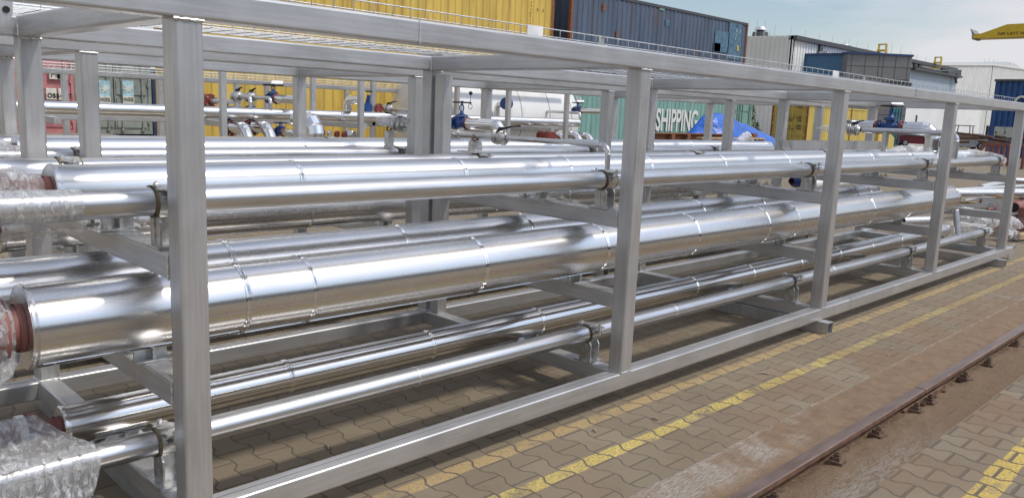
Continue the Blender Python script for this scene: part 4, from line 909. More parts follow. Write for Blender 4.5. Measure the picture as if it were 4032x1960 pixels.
# blue pieces between the stacks
container('dark container end in the gap between the yellow and blue containers', x0-.2-.6+.0, YC+2.7, 3.0, 6.0, 2.44, 'blue_end', 2.75)
# green, lower
x0g = at(2225, 450, Y=YC).x; x1g = at(2862, 470, Y=YC).x
cg_ = container('sea green container with large white lettering, standing behind the blue tarpaulin', x0g, YC, .22, x1g-x0g, 2.44, 'teal_box', 2.75)
pa = K('b6', 424, 290, Y=YC); pb = K('b6', 1022, 290, Y=YC); pt = K('b6', 700, 160, Y=YC).z; pbm = K('b6', 700, 432, Y=YC).z
hgt = pt-pbm; text('SHIPPING', hgt/.72, (pa.x, YC-.012, pbm), M['letter_white'], cg_, sx=(pb.x-pa.x)/(hgt/.72*4.78), extr=.006)
for a_, b_, c_, d_ in ((682, 322, 745, 334), (690, 352, 750, 366), (690, 382, 740, 396), (682, 416, 760, 430), (706, 322, 722, 430), (765, 350, 780, 430)):
    p = K('k4', a_, b_, Y=YC); q = K('k4', c_, d_, Y=YC); MB().b2((p.x, YC-.012, q.z), (q.x, YC-.004, p.z)).build('lettering', M['letter_white'], cg_)
p = at(2958, 480, Y=17.5); container('sea green container with its locked doors towards the racks', p.x-2.44, 17.5, .1, 2.44, 6.06, 'teal_box', 2.75, door='-Y', rods='grey_box')
# grey and pink door ends at the left
p = K('k5', 1822, 700, Y=26.0); w_ = 2.44
cm = container('grey container with a pale blue star emblem on each door', p.x-w_, 26.0, .42, w_, 6.06, 'grey_box', 2.5, door='-Y')
for xa, xb in ((1188, 1330), (1470, 1612)):
    a_ = K('k5', xa, 510, Y=25.92); b_ = K('k5', xb, 705, Y=25.92)
    cx, cz = (a_.x+b_.x)/2, (a_.z+b_.z)/2; MB().b2((a_.x, 25.92, b_.z), (b_.x, 25.93, a_.z)).build('emblem_panel', M['logo_blue'], cm)
    st = []; rr = (b_.x-a_.x)*.50
    for k in range(14):
        r_ = rr if k % 2 == 0 else rr*.36; an = R(90+k*360/14); st.append((cx+r_*math.cos(an), 25.905, cz+r_*math.sin(an)))
    MB().poly(st, (0, .01, 0)).build('emblem_star', M['letter_white'], cm)
    wv = b_.x-a_.x; MB().b2((a_.x, 25.91, b_.z-.36), (b_.x, 25.918, b_.z-.0)).build('emblem_strip', M['letter_white'], cm)
    text('MAERSK', .19, (a_.x+.02, 25.905, b_.z-.17), M['letter_black'], cm, sx=wv/(.19*4.0)*1.0); text('SEALAND', .15, (a_.x+.04, 25.905, b_.z-.33), M['letter_black'], cm, sx=wv/(.15*4.4)*.95)
p = K('k5', 902, 700, Y=26.0)
cp_ = container('faded pink container with white weight panels on its door end', p.x-w_, 26.0, .42, w_, 6.06, 'pink_box', 2.65, door='-Y')
for s_, xa, ya, sz in (('MY', 603, 470, .30), ('4', 694, 470, .30)):
    a_ = K('k5', xa, ya, Y=25.90); MB().b2((a_.x-.02, 25.90, a_.z-.06), (a_.x+(.42 if len(s_) > 1 else .22), 25.91, a_.z+.28)).build('plate', M['letter_white'], cp_); text(s_, sz*.8, (a_.x+.01, 25.89, a_.z), M['letter_black'], cp_)
a_ = K('k5', 553, 600, Y=25.90); b_ = K('k5', 685, 742, Y=25.90); MB().b2((a_.x, 25.90, b_.z), (b_.x, 25.91, a_.z)).build('weight_panel', M['letter_white'], cp_)
for i, s_ in enumerate(('oss-wt', 'ra wt', 'et wt')): text(s_, .30, (a_.x+.02, 25.89, a_.z-.30-i*.34), M['letter_black'], cp_, sx=.9)
a_ = K('k5', 700, 605, Y=25.90); b_ = K('k5', 812, 748, Y=25.90); MB().b2((a_.x, 25.90, b_.z), (b_.x, 25.91, a_.z)).build('weight_panel', M['letter_white'], cp_)
a_ = K('k5', -80, 700, Y=26.0); container('second faded pink container at the far left edge', a_.x-2.0, 26.0, .42, 2.44, 6.06, 'pink_box', 2.65, door='-Y')
p = K('k5', 1835, 700, Y=26.3); container('dark blue container edge between the grey doors and the yellow stack', p.x, 26.3, .2, 2.44, 6.0, 'blue_end', 2.45)
# yellow containers at the right
PR = at(3508, 585, Z=0); YR = PR.y; xk = at(3182, 450, Y=YR).x
cr_ = container('mustard yellow container with its locked doors facing left', xk, YR, 0, 7.0, 2.6, 'yellow_pale', 2.9, door='-X', post='rust')
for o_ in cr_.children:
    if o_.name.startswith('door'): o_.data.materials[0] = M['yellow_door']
for s_, a_, b_, sz in (('45G1', 598, 535, .24), ('M.G.W.', 436, 708, .17), ('TARE', 436, 745, .16), ('NET', 425, 838, .16), ('CU.CAP.', 418, 880, .16)):
    q = K('c7', a_, b_, X=xk); text(s_, sz, (xk-.05, q.y, q.z), M['letter_black'], cr_, facing='-X', sx=.85)
for a_, b_ in ((575, 700), (575, 745), (565, 830), (565, 875)):
    q = K('c7', a_, b_, X=xk); text('30480', .17, (xk-.05, q.y, q.z), M['letter_black'], cr_, facing='-X', sx=.8)
container('pale yellow container right of the mustard doors', xk+7.05, YR, 0, 4.6, 2.6, 'yellow_pale', 2.9)
q = K('c7', 2130, 1010, Y=YR-.3); t = thing('yellow_crate', (q.x-3, YR-.6, 0), 'low yellow box with a sloping top at the right end of the yellow containers', 'box')
m = MB(); m.poly([(q.x-3.2, YR-.5, 0), (q.x, YR-.5, 0), (q.x, YR-.5, q.z), (q.x-3.2, YR-.5, q.z+1.2)], (0, .4, 0)); m.build('body', M['yellow_pale'], t)
MB().b2((q.x, YR-.5, 0), (q.x+.08, YR-.1, q.z)).build('end_board', M['wood'], t)
q = K('c7', 2240, 560, Y=YR+3); t = thing('teal_stillage', (q.x, YR+3, 0), 'dark teal barred frame right of the yellow containers', 'stillage')
MB().b2((q.x-1.0, YR+3.2, 0), (q.x+1.0, YR+3.3, q.z+.5)).build('back_panel', M['teal_dark'], t)
for k in range(4): MB().b2((q.x-1.05+k*.66, YR+3, 0), (q.x-.95+k*.66, YR+3.1, q.z+.5)).build('upright', M['teal_dark'], t)
for k in range(4): MB().b2((q.x-1.0, YR+3.12, .5+k*.8), (q.x+1.0, YR+3.18, .58+k*.8)).build('bar', M['black_gap'], t)
# ------------------------------------------------------------------ white tank
TX1 = at(2213, 420, Y=13.6).x; t = thing('white_tank', (TX1-8, 13.6, 0), 'large white horizontal tank with faint seams lying before the containers', 'tank'); TR = 1.28; TZ = 1.50
xt0 = at(1668, 430, Y=13.6).x
pr = [(-.52, 0), (-.50, TR*.35), (-.40, TR*.65), (-.24, TR*.87), (0, TR)]; pr2 = [(TX1-.95-xt0+a_, b_) for a_, b_ in ((0, TR), (.35, TR*.93), (.62, TR*.77), (.82, TR*.52), (.93, TR*.25), (.95, 0))]
m = MB(); m.lathe(pr+pr2, (xt0, 13.6, TZ), (1, 0, 0), 72); m.build('shell', M['tank_white'], t)
for xx in (1.0, 2.3, 3.4, 4.3): 
    m = MB(); m.lathe([(-.012, TR), (-.01, TR+.004), (.01, TR+.004), (.012, TR)], (xt0+xx, 13.6, TZ), (1, 0, 0), 72); m.build('seam', M['grey_box'], t)
for xx in (.6, 4.2): MB().b2((xt0+xx, 12.9, 0), (xt0+xx+.2, 14.3, .6)).build('saddle', M['frame'], t)
q = K('k4', 455, 345, Y=13.2); t = thing('steel_bracket', q, 'galvanised ledge sticking out right of the tank dome', 'bracket'); MB().poly([q+Vector((-.35, 0, -.08)), q+Vector((.2, 0, -.14)), q+Vector((.2, 0, .10))], (0, .5, 0)).build('plate', M['galv'], t)
container('light grey container filling the gap right of the white tank', at(2215, 420, Y=15.2).x-2.5, 15.25, .1, 2.9, .6, 'hall_white', 2.5)
# ------------------------------------------------------------------ tarpaulin heap and rusty beams
tp = [(K('b6', a_, b_, Y=12.0)) for a_, b_ in ((905, 475), (1000, 370), (1100, 250), (1165, 208), (1305, 215), (1450, 298), (1600, 350), (1750, 425), (1860, 490), (1930, 548))]
m = MB(); vs = []; n = 60; D = 14
for i in range(n+1):
    u = i/n*(len(tp)-1); k = min(len(tp)-2, int(u)); p = tp[k].lerp(tp[k+1], u-k); hz = p.z
    for j in range(D+1):
        v = j/D; s_ = math.sin(math.pi*v*.5); z = .3+(hz-.3)*s_+.035*noise.noise(Vector((p.x*1.6, v*3, 1)))*(1 if v < .95 else .2)+.03*math.sin(p.x*5+v*7)*(1-v)*v*2
        vs.append((p.x+.12*noise.noise(Vector((v*4, p.x*2, 7))), 11.0+1.2*v+.10*noise.noise(Vector((p.x*2.5, v*3, 5))), z))
for i in range(n+1):
    u = i/n*(len(tp)-1); k = min(len(tp)-2, int(u)); p = tp[k].lerp(tp[k+1], u-k); vs.append((p.x, 13.6, .3))
m.add(vs, [(i*(D+1)+j, (i+1)*(D+1)+j, (i+1)*(D+1)+j+1, i*(D+1)+j+1) for i in range(n) for j in range(D)]+[(i*(D+1)+D, (i+1)*(D+1)+D, (n+1)*(D+1)+i+1, (n+1)*(D+1)+i) for i in range(n)], True)
tag(m.build('tarpaulin', M['tarp']), 'bright blue tarpaulin draped over a heap in front of the green container', 'tarpaulin')
a_ = K('b6', 380, 500, Y=10.6); b_ = K('b6', 1330, 520, Y=10.6)
t = thing('steel_beam', (a_.x, 10.6, 1.2), 'rust brown steel beam lying along the foot of the green container', 'beam', 'rust brown beams')
m = MB(); m.b2((a_.x, 10.6, a_.z-.16), (b_.x, 10.64, a_.z+.06)); m.b2((a_.x, 10.5, a_.z+.06), (b_.x, 10.74, a_.z+.09)); m.b2((a_.x, 10.5, a_.z-.19), (b_.x, 10.74, a_.z-.16)); m.build('web', M['rust'], t)
for xx in (632, 828): q = K('b6', xx, 480, Y=10.5); MB().b2((q.x-.08, 10.44, .05), (q.x+.08, 10.495, q.z+.0)).build('stiffener', M['rust'], t)
for xx in (.5, 5): MB().b2((a_.x+xx, 10.5, 0), (a_.x+xx+.15, 10.74, a_.z-.19)).build('leg', M['rust'], t)
q = K('b6', 1688, 510, Y=10.2); t = thing('steel_block', (q.x, 10.2, .5), 'short rust brown stub post before the blue tarpaulin', 'stub post'); MB().b2((q.x-.12, 10.2, .05), (q.x+.12, 10.4, q.z+.10)).build('post', M['rust'], t)
q = K('b6', 1750, 535, Y=10.0); t = thing('plank', (q.x, 10, 1), 'pale plank lying along the foot of the blue tarpaulin', 'plank'); MB().b2((q.x-3.4, 10.0, q.z-.03), (q.x+.35, 10.2, q.z+.02)).build('board', M['wood'], t)
for xx in (-3.3, .2): MB().b2((q.x+xx, 10.02, .0), (q.x+xx+.1, 10.18, q.z-.03)).build('trestle_leg', M['rust'], t)
q = K('b6', 1570, 535, Y=4.2); bag('clear film bundle standing up behind the second rack pipes', [q+Vector((-.25, 0, -.05)), q+Vector((0, 0, .03)), q+Vector((.22, 0, -.06))], [.05, .09, .04], 41)
# conifers between the containers
def conifer(label, p, h, r):
    t = thing('conifer', (p.x, p.y, 0), label, 'tree', 'small conifers by the white hall'); MB().tube([(p.x, p.y, 0), (p.x, p.y, h*.9)], [r*.12, .01], 8).build('trunk', M['bark'], t)
    m = MB()
    for i in range(900):
        z = rnd.uniform(.08, 1)**1.2*h; rr = r*(1-z/h)**.8*rnd.uniform(.3, 1.08); a = rnd.uniform(0, 6.28); c = Vector((p.x+rr*math.cos(a), p.y+rr*math.sin(a), z)); s_ = h*.028
        d = Vector((rnd.uniform(-1, 1), rnd.uniform(-1, 1), rnd.uniform(-1, 1))).normalized()*s_; e = Vector((rnd.uniform(-1, 1), rnd.uniform(-1, 1), rnd.uniform(-1, 1))).normalized()*s_*.5; m.add([c-d, c+e, c+d, c-e], [(0, 1, 2, 3)])
    m.build('crown', M['leaf'], t)
q = K('b6', 1632, 300, Y=30); conifer('tall narrow dark conifer right of the green container doors', q, K('b6', 1640, 60, Y=30).z, .9)
q = K('b6', 1712, 380, Y=27); conifer('small dark bush tree in front of the white car', q, K('b6', 1712, 325, Y=27).z, .7)
# ------------------------------------------------------------------ halls
def wall_x(t, x0, x1, y, zl, zr, mat, pitch, thick, name='wall', z0=0):     # wall facing -Y with sloping top
    n = int((x1-x0)/pitch); m = MB(); vs = []
    for i in range(n):
        for f, d in ((0, 0), (.5, 0), (.6, .08), (.9, .08)):
            x = x0+(i+f)*pitch; z = zl+(zr-zl)*(x-x0)/(x1-x0); vs += [(x, y+d, z0), (x, y+d, z)]
    m.add(vs, [(2*i, 2*i+2, 2*i+3, 2*i+1) for i in range(len(vs)//2-1)]); m.poly([(x0, y+.1, z0), (x1, y+.1, z0), (x1, y+.1, zr), (x0, y+.1, zl)], (0, thick, 0)); return m.build(name, M[mat], t)
def wall_y(t, y0, y1, x, z0_, z1_, mat, pitch, name='wall'):              # wall facing -X, y0 nearer
    n = int((y1-y0)/pitch); m = MB(); vs = []
    for i in range(n+1):
        for f, d in ((0, 0), (.5, 0), (.6, .08), (.9, .08)):
            y = y0+(i+f)*pitch; z = z0_+(z1_-z0_)*(y-y0)/(y1-y0); vs += [(x+d, y, 0), (x+d, y, z)]
    m.add(vs, [(2*i, 2*i+1, 2*i+3, 2*i+2) for i in range(len(vs)//2-1)]); m.b2((x+.1, y0, 0), (x+.3, y1, min(z0_, z1_))); return m.build(name, M[mat], t)
A = at(3125, 141, Z=10.0)
t = thing('factory_hall', (A.x, A.y, 0), 'big white ribbed factory hall with a dark eave, behind the blue and grey office', 'hall', 'white factory halls')
yb = A.y+24; zb_ = at(2890, 124, X=A.x).z
wall_y(t, A.y, yb, A.x, 10.0, at(2890, 124, X=A.x).z+(0), 'hall_white', .50)
xe = at(3762, 271, Y=A.y).x; ze = at(3762, 271, Y=A.y).z

wall_x(t, A.x, xe, A.y, 9.75, 9.75, 'hall_bright', .6, .3)  # lighter white than the end wall: its sunlight is put into the colour
MB().b2((A.x, A.y-.35, 9.62), (xe, A.y+.5, 10.02)).build('eave', M['roof_dark'], t)
for pxx in (3233,): 
    q = at(pxx, 200, Y=A.y-.2); MB().b2((q.x-.35, A.y-.25, 0), (q.x+.35, A.y-.02, 9.6)).build('downpipe', M['roof_dark'], t)
for pxx in (3607, 3626, 3719): q = at(pxx, 250, Y=A.y-.2); MB().b2((q.x-.5, A.y-.25, 0), (q.x+.5, A.y-.02, 9.6)).build('downpipe', M['roof_dark'], t)
m = MB(); m.poly([(A.x+.3, A.y, 10), (A.x+.3, yb, zb_), (A.x+.3, yb, 9)], (xe-A.x-.3, 0, 0)); m.build('roof', M['hall_white'], t)
def vent(label, u, v0, v1, Y, r, parentless=True):
    b_ = at(u, v1, Y=Y); c_ = at(u, v0, Y=Y); t2 = thing('roof_vent', b_, label, 'vent', 'roof vents'); h = c_.z-b_.z
    m = MB(); m.lathe([(-.3, r*1.5), (h*.12, r*1.4), (h*.14, r*.8), (h*.45, r*.8)], b_, (0, 0, 1), 20); m.build('base', M['roof_dark'], t2); m = MB(); m.lathe([(h*.45, r*1.15), (h*.6, r*1.1), (h, r*.75), (h, 0)], b_, (0, 0, 1), 20); m.build('cowl', M['galv'], t2)
vent('large round metal vent on the left end of the white hall roof', 2994, 107, 131, A.y+5, .55)
vent('round metal vent on the middle of the white hall roof', 3325, 174, 185, A.y+1, .55)
rods_ = [('n1', 309, 70, 280, 235), ('n1', 430, 60, 398, 235), ('n1', 575, 125, 548, 268), ('n1', 488, 228, 488, 265), ('n1', 803, 176, 778, 280), ('n1', 1005, 218, 980, 333), ('n1', 1210, 265, 1184, 375), ('n1', 1400, 306, 1372, 412), ('n1', 1578, 345, 1566, 405), ('n1', 1642, 325, 1608, 462), ('n1', 1752, 385, 1727, 480), ('n1', 1910, 418, 1885, 513), ('n1', 2260, 428, 2240, 572), ('n1', 2198, 485, 2187, 565), ('n1', 2392, 458, 2368, 578), ('n2', 386, 540, 368, 625), ('n2', 513, 570, 492, 655), ('n2', 312, 497, 298, 545)]
for k, a_, b_, c_, d_ in rods_:
    p = K(k, a_, b_, Y=A.y+.3); q = K(k, c_, d_, Y=A.y+.3); q.z -= .4
    t2 = MB().tube([q, p], [.035, .02], 5).build('lightning_rod', M['galv']); tag(t2, 'thin lightning rod standing on the edge of the white hall roof', 'lightning rod', 'lightning rods on the hall roof')
def cage(label, k, x0, y0, x1, y1, Y, gy):
    X = K(k, x1, y1, Y=Y).x; a_ = K(k, x0, y0, X=X); b_ = K(k, x1, y1, X=X); t2 = thing('roof_ladder', b_, label, 'ladder', 'yellow roof ladders'); r_ = .045
    for xx in (X, X+gy):
        for yy in (a_.y, b_.y): MB().b2((xx-r_, yy-r_, b_.z), (xx+r_, yy+r_, a_.z)).build('upright', M['yellow_paint'], t2)
        MB().b2((xx-r_, b_.y, a_.z-.12), (xx+r_, a_.y, a_.z)).build('top_rail', M['yellow_paint'], t2)
    for yy in (a_.y, b_.y): MB().b2((X, yy-r_, a_.z-.12), (X+gy, yy+r_, a_.z)).build('top_rail', M['yellow_paint'], t2)
    MB().b2((X-.1, b_.y, b_.z+.35), (X+gy, a_.y+.1, b_.z+.55)).build('platform', M['yellow_paint'], t2)
    for i in range(6): MB().b2((X-.05, b_.y, b_.z-.3-i*.45), (X+.05, b_.y+.9, b_.z-.18-i*.45)).build('rung', M['yellow_paint'], t2)
cage('yellow caged roof ladder above the grey office block', 'n1', 2062, 418, 2150, 572, A.y-1, .35)
cage('yellow caged roof ladder above the pale blue annexe', 'n2', 632, 572, 700, 700, A.y-1, .35)
# office block, its front turned away from the rack direction
HB = 8.4
O0, O1, O2, O3 = at(3100, 218, Z=HB), at(3320, 215, Z=HB), at(3340, 212, Z=HB), at(3592, 224, Z=HB); Bc = O2
t = thing('office_block', (O2.x, O2.y, 0), 'blue and grey panelled office block in front of the white hall', 'building')
def foot(ps, z0, z1, name, mat):
    m = MB(); m.poly([(p[0], p[1], z0) for p in ps], (0, 0, z1-z0)); return m.build(name, M[mat], t)
bk = lambda p, d: (p.x+d, p.y+d*.55)
foot([(O1.x, O1.y), (O2.x, O2.y), (O3.x, O3.y), bk(O3, 5), bk(O1, 8)], 0, HB, 'grey_wing', 'office_grey')
foot([(O0.x, O0.y), (O1.x+.02, O1.y), bk(O1, 7.5), bk(O0, 7.5)], 0, HB-.05, 'blue_wing', 'office_blue')
foot([(O1.x-.15, O1.y+.1), (O2.x-.15, O2.y-.1), (O3.x, O3.y-.15), bk(O3, 5), bk(O1, 8)], HB, HB+.18, 'parapet', 'trim_blue')
foot([(O0.x-.15, O0.y), (O1.x-.14, O1.y), bk(O1, 7.5), bk(O0, 7.5)], HB-.05, HB+.13, 'parapet', 'trim_blue')
fd = (O3-O2); fl_ = fd.length; fd.normalize(); fn = Vector((fd.y, -fd.x, 0)); fn = fn if fn.dot(CP-O2) > 0 else -fn
def strip(a, b, z0, z1, o_=.012):
    n_ = fn*o_; p = a+n_; q = b+n_; m = MB(); m.poly([(p.x, p.y, z0), (q.x, q.y, z0), (q.x, q.y, z1), (p.x, p.y, z1)], fn*-.008); return m
for i in range(1, 7): strip(O2, O3, HB-i*1.12, HB-i*1.12+.06).build('panel_joint', M['roof_dark'], t)
for px_ in (3355, 3409, 3463, 3480, 3529, 3578):
    r_ = ray(px_, 218); tt_ = (O2-CP).dot(fn)/r_.dot(fn); q = CP+r_*tt_; q.z = 0
    strip(q, q+fd*.06, 0, HB).build('panel_joint', M['roof_dark'], t)
r_ = ray(3530, 330); q = CP+r_*((O2-CP).dot(fn)/r_.dot(fn)); strip(q-fd*1.5, q+fd*1.5, q.z-.5, q.z+.2, .02).build('window', M['car_glass'], t)
for px_, wd in ((3192, .28), (3233, .22), (3243, .22), (3253, .22)): 
    q = at(px_, 215, X=O0.x+2.5); t2 = thing('roof_duct', q, 'small grey duct standing on the flat roof of the blue wing', 'duct', 'small ducts on the office roof'); MB().b2((q.x-.08, q.y-.08, HB-.2), (q.x+.08, q.y+.08, HB+.25)).build('stem', M['galv'], t2); MB().b2((q.x-.15, q.y-wd*.8, HB+.25), (q.x+.15, q.y+wd*.8, HB+.5)).build('hood', M['galv'], t2)
# pale blue annexe
YA = O3.y+.6; a_ = at(3585, 267, Y=YA); b_ = at(3768, 300, Y=YA)
t = thing('annexe', (a_.x, a_.y, 0), 'low pale blue annexe with a dark eave right of the grey office', 'building'); ya = a_.y
m = MB(); m.poly([(a_.x, ya, 0), (b_.x, ya, 0), (b_.x, ya, b_.z-.2), (a_.x, ya, a_.z-.2)], (0, 5, 0)); m.build('wall', M['office_pale'], t)
m = MB(); m.poly([(a_.x, ya-.5, a_.z-.2), (b_.x+.3, ya-.5, b_.z-.2), (b_.x+.3, ya-.5, b_.z), (a_.x, ya-.5, a_.z)], (0, 5.5, 0)); m.build('eave', M['roof_dark'], t)
q = K('n2', 925, 870, Y=ya-.4); MB().tube([q+Vector((0, 0, .5)), q+Vector((-.3, 0, 0)), q+Vector((.1, 0, -.45))], .14, 8).build('downpipe', M['roof_dark'], t)
for i in range(12):
    q = at(3600+i*9, 264+i*1.9, Y=ya+2); MB().b2((q.x-.15, ya+1.9, q.z-.4), (q.x+.15, ya+2.1, q.z+.12)).build('roof_clip', M['roof_dark'], t)
m = MB(); p0 = K('n2', 640, 752, Y=ya+6); p1 = K('n2', 945, 765, Y=ya+2); m.poly([(p0.x, ya+3, p0.z), (p1.x, ya+3, p1.z), (p1.x, ya+3, p1.z-1.6), (p0.x, ya+3, p0.z-.9)], (0, 3, 0)); m.build('rear_roof', M['roof_dark'], t)
# right hand hall
Hy = 44.0; pk = K('n2', 1430, 692, Y=Hy); lf = K('n2', 700, 768, Y=Hy); rt = at(4100, 285, Y=Hy)
t = thing('factory_hall', (lf.x, Hy, 0), 'white ribbed hall with a low gable and a dome skylight at the right edge', 'hall', 'white factory halls')
wall_x(t, lf.x-45, pk.x, Hy, lf.z-2.0, pk.z, 'hall_white', .8, .3); wall_x(t, pk.x, pk.x+70, Hy, pk.z, pk.z-(pk.z-rt.z)*70/(rt.x-pk.x), 'hall_white', .8, .3)
m = MB(); m.poly([(lf.x-45, Hy-.2, lf.z-2.0), (pk.x, Hy-.2, pk.z), (pk.x, Hy-.2, pk.z+.35), (lf.x-45, Hy-.2, lf.z-1.65)], (0, 20, 0)); m.poly([(pk.x, Hy-.2, pk.z), (pk.x+70, Hy-.2, pk.z-(pk.z-rt.z)*70/(rt.x-pk.x)), (pk.x+70, Hy-.2, pk.z-(pk.z-rt.z)*70/(rt.x-pk.x)+.35), (pk.x, Hy-.2, pk.z+.35)], (0, 20, 0)); m.build('roof', M['hall_white'], t)
q0 = K('n2', 1460, 690, Y=Hy+3); q1 = K('n2', 1850, 720, Y=Hy+3); cx = (q0.x+q1.x)/2; rr = (q1.x-q0.x)/2; zt_ = K('n2', 1640, 642, Y=Hy+3).z
m = MB(); arc = [(cx+rr*math.cos(R(a)), Hy+3, q0.z-.4+(zt_-q0.z+.4)*math.sin(R(a))) for a in range(0, 181, 12)]; m.poly(arc, (0, 20, 0)); m.build('skylight', M['skylight'], t)
MB().b2((cx-.2, Hy+2.9, q0.z), (cx+.2, Hy+2.99, zt_)).build('skylight_bar', M['hall_bright'], t)
for x_, y0_, y1_ in ((1314, 603, 688), (1372, 590, 690), (1434, 608, 690)):
    p = K('n2', x_, y0_, Y=Hy+2); q = K('n2', x_, y1_, Y=Hy+2); q.z -= .5; tag(MB().tube([q, p], [.06, .04], 5).build('lightning_rod', M['galv']), 'thin lightning rod beside the dome skylight on the right hand hall', 'lightning rod', 'lightning rods by the skylight')
# white rendered wall to its left
YW = O3.y+.1; a_ = K('c8', 130, 500, Y=YW); b_ = at(3722, 500, Y=YW)
t = thing('white_wall', (a_.x, YW, 0), 'bright white rendered end wall behind the large blue valve', 'wall'); MB().b2((a_.x, YW, 0), (b_.x+12, YW+1, at(3640, 402, Y=YW).z)).build('wall', M['hall_bright'], t)
q = K('c8', 312, 492, Y=YW); MB().b2((q.x-.12, YW-.08, q.z-.35), (q.x+.12, YW-.003, q.z+.35)).build('lamp', M['roof_dark'], t)
# blue gate column and cabinets
Gx = 62.0; 
a_ = K('c8', 1600, 840, X=Gx); yg0 = K('n2', 1475, 905, X=Gx).y; ztg = K('n2', 1475, 908, X=Gx).z
t = thing('blue_gate', (Gx, yg0, 0), 'tall dark blue ribbed steel door leaf at the right edge of the yard', 'gate')
wall_y(t, yg0-9, yg0, Gx, ztg, ztg, 'gate_blue', .35); m = MB(); m.b2((Gx-.15, yg0-9, ztg), (Gx+.3, yg0+.1, ztg+.14)); m.build('top_rail', M['roof_dark'], t)
q = at(4021, 402, X=Gx-.1); m = MB(); m.tube([q+Vector((0, math.cos(a*.26)*.34, math.sin(a*.26)*.34)) for a in range(25)], .08, 8, False); m.build('ring_mark', M['letter_white'], t)
a_ = K('c8', 1608, 620, X=Gx-3); b_ = K('c8', 1900, 805, X=Gx-3)
t = thing('electric_cabinet', a_, 'pale grey green double electric cabinet standing before the blue steel leaf', 'cabinet')
MB().b2((Gx-3, b_.y, b_.z), (Gx-2.5, a_.y, a_.z)).build('cabinet_body', M['cabinet'], t)
ym = K('c8', 1765, 700, X=Gx-3).y; MB().b2((Gx-3.02, ym-.01, b_.z+.02), (Gx-3.003, ym+.01, a_.z-.02)).build('door_gap', M['roof_dark'], t)
for xx, yy in ((1625, 707), (1627, 733), (1780, 716)): q = K('c8', xx, yy, X=Gx-3.02); MB().cyl(q, q+Vector((-.04, 0, 0)), .04, 10).build('lock', M['black_gap'], t)
for yy in (a_.y-.15, b_.y+.15): MB().b2((Gx-2.9, yy-.05, 0), (Gx-2.7, yy+.05, b_.z)).build('leg', M['gate_blue'], t)
# rust brown trestles
def trestle(label, k, x0, x1, yt, yb, X, depth=1.2, n=6):
    a_ = K(k, x0, yt, X=X); b_ = K(k, x1, yt, X=X); t = thing('trestle', (X, a_.y, 0), label, 'trestle', 'rust brown trestles by the gate'); h = a_.z
    for xx in (X, X+depth):
        MB().b2((xx-.06, b_.y, h-.13), (xx+.06, a_.y, h)).build('top_bar', M['primer_red'], t)
        for i in range(n): yy = b_.y+(a_.y-b_.y)*i/(n-1); MB().b2((xx-.05, yy-.05, 0), (xx+.05, yy+.05, h-.13)).build('leg', M['primer_red'], t)
    return t
trestle('rust brown steel trestle in front of the blue steel leaf', 'c8', 1395, 1860, 885, 1040, 45.0)
trestle('rust brown steel trestle at the right edge behind the last rack post', 'c8', 2010, 2300, 900, 1080, 43.0, n=4)
q = K('c8', 1650, 830, X=48.0); t = thing('iron_pile', q, 'dark pile of iron parts lying on the trestle under the cabinet', 'iron pile')
for i in range(14): a_ = q+Vector((rnd.uniform(-.5, .5), -1.9+rnd.uniform(0, 3.4), rnd.uniform(-.25, .2))); MB().cyl(a_, a_+Vector((rnd.uniform(-.3, .3), rnd.uniform(.5, 1.4), rnd.uniform(-.1, .1))), .07, 8).build('iron_part', M['dark_iron'], t)
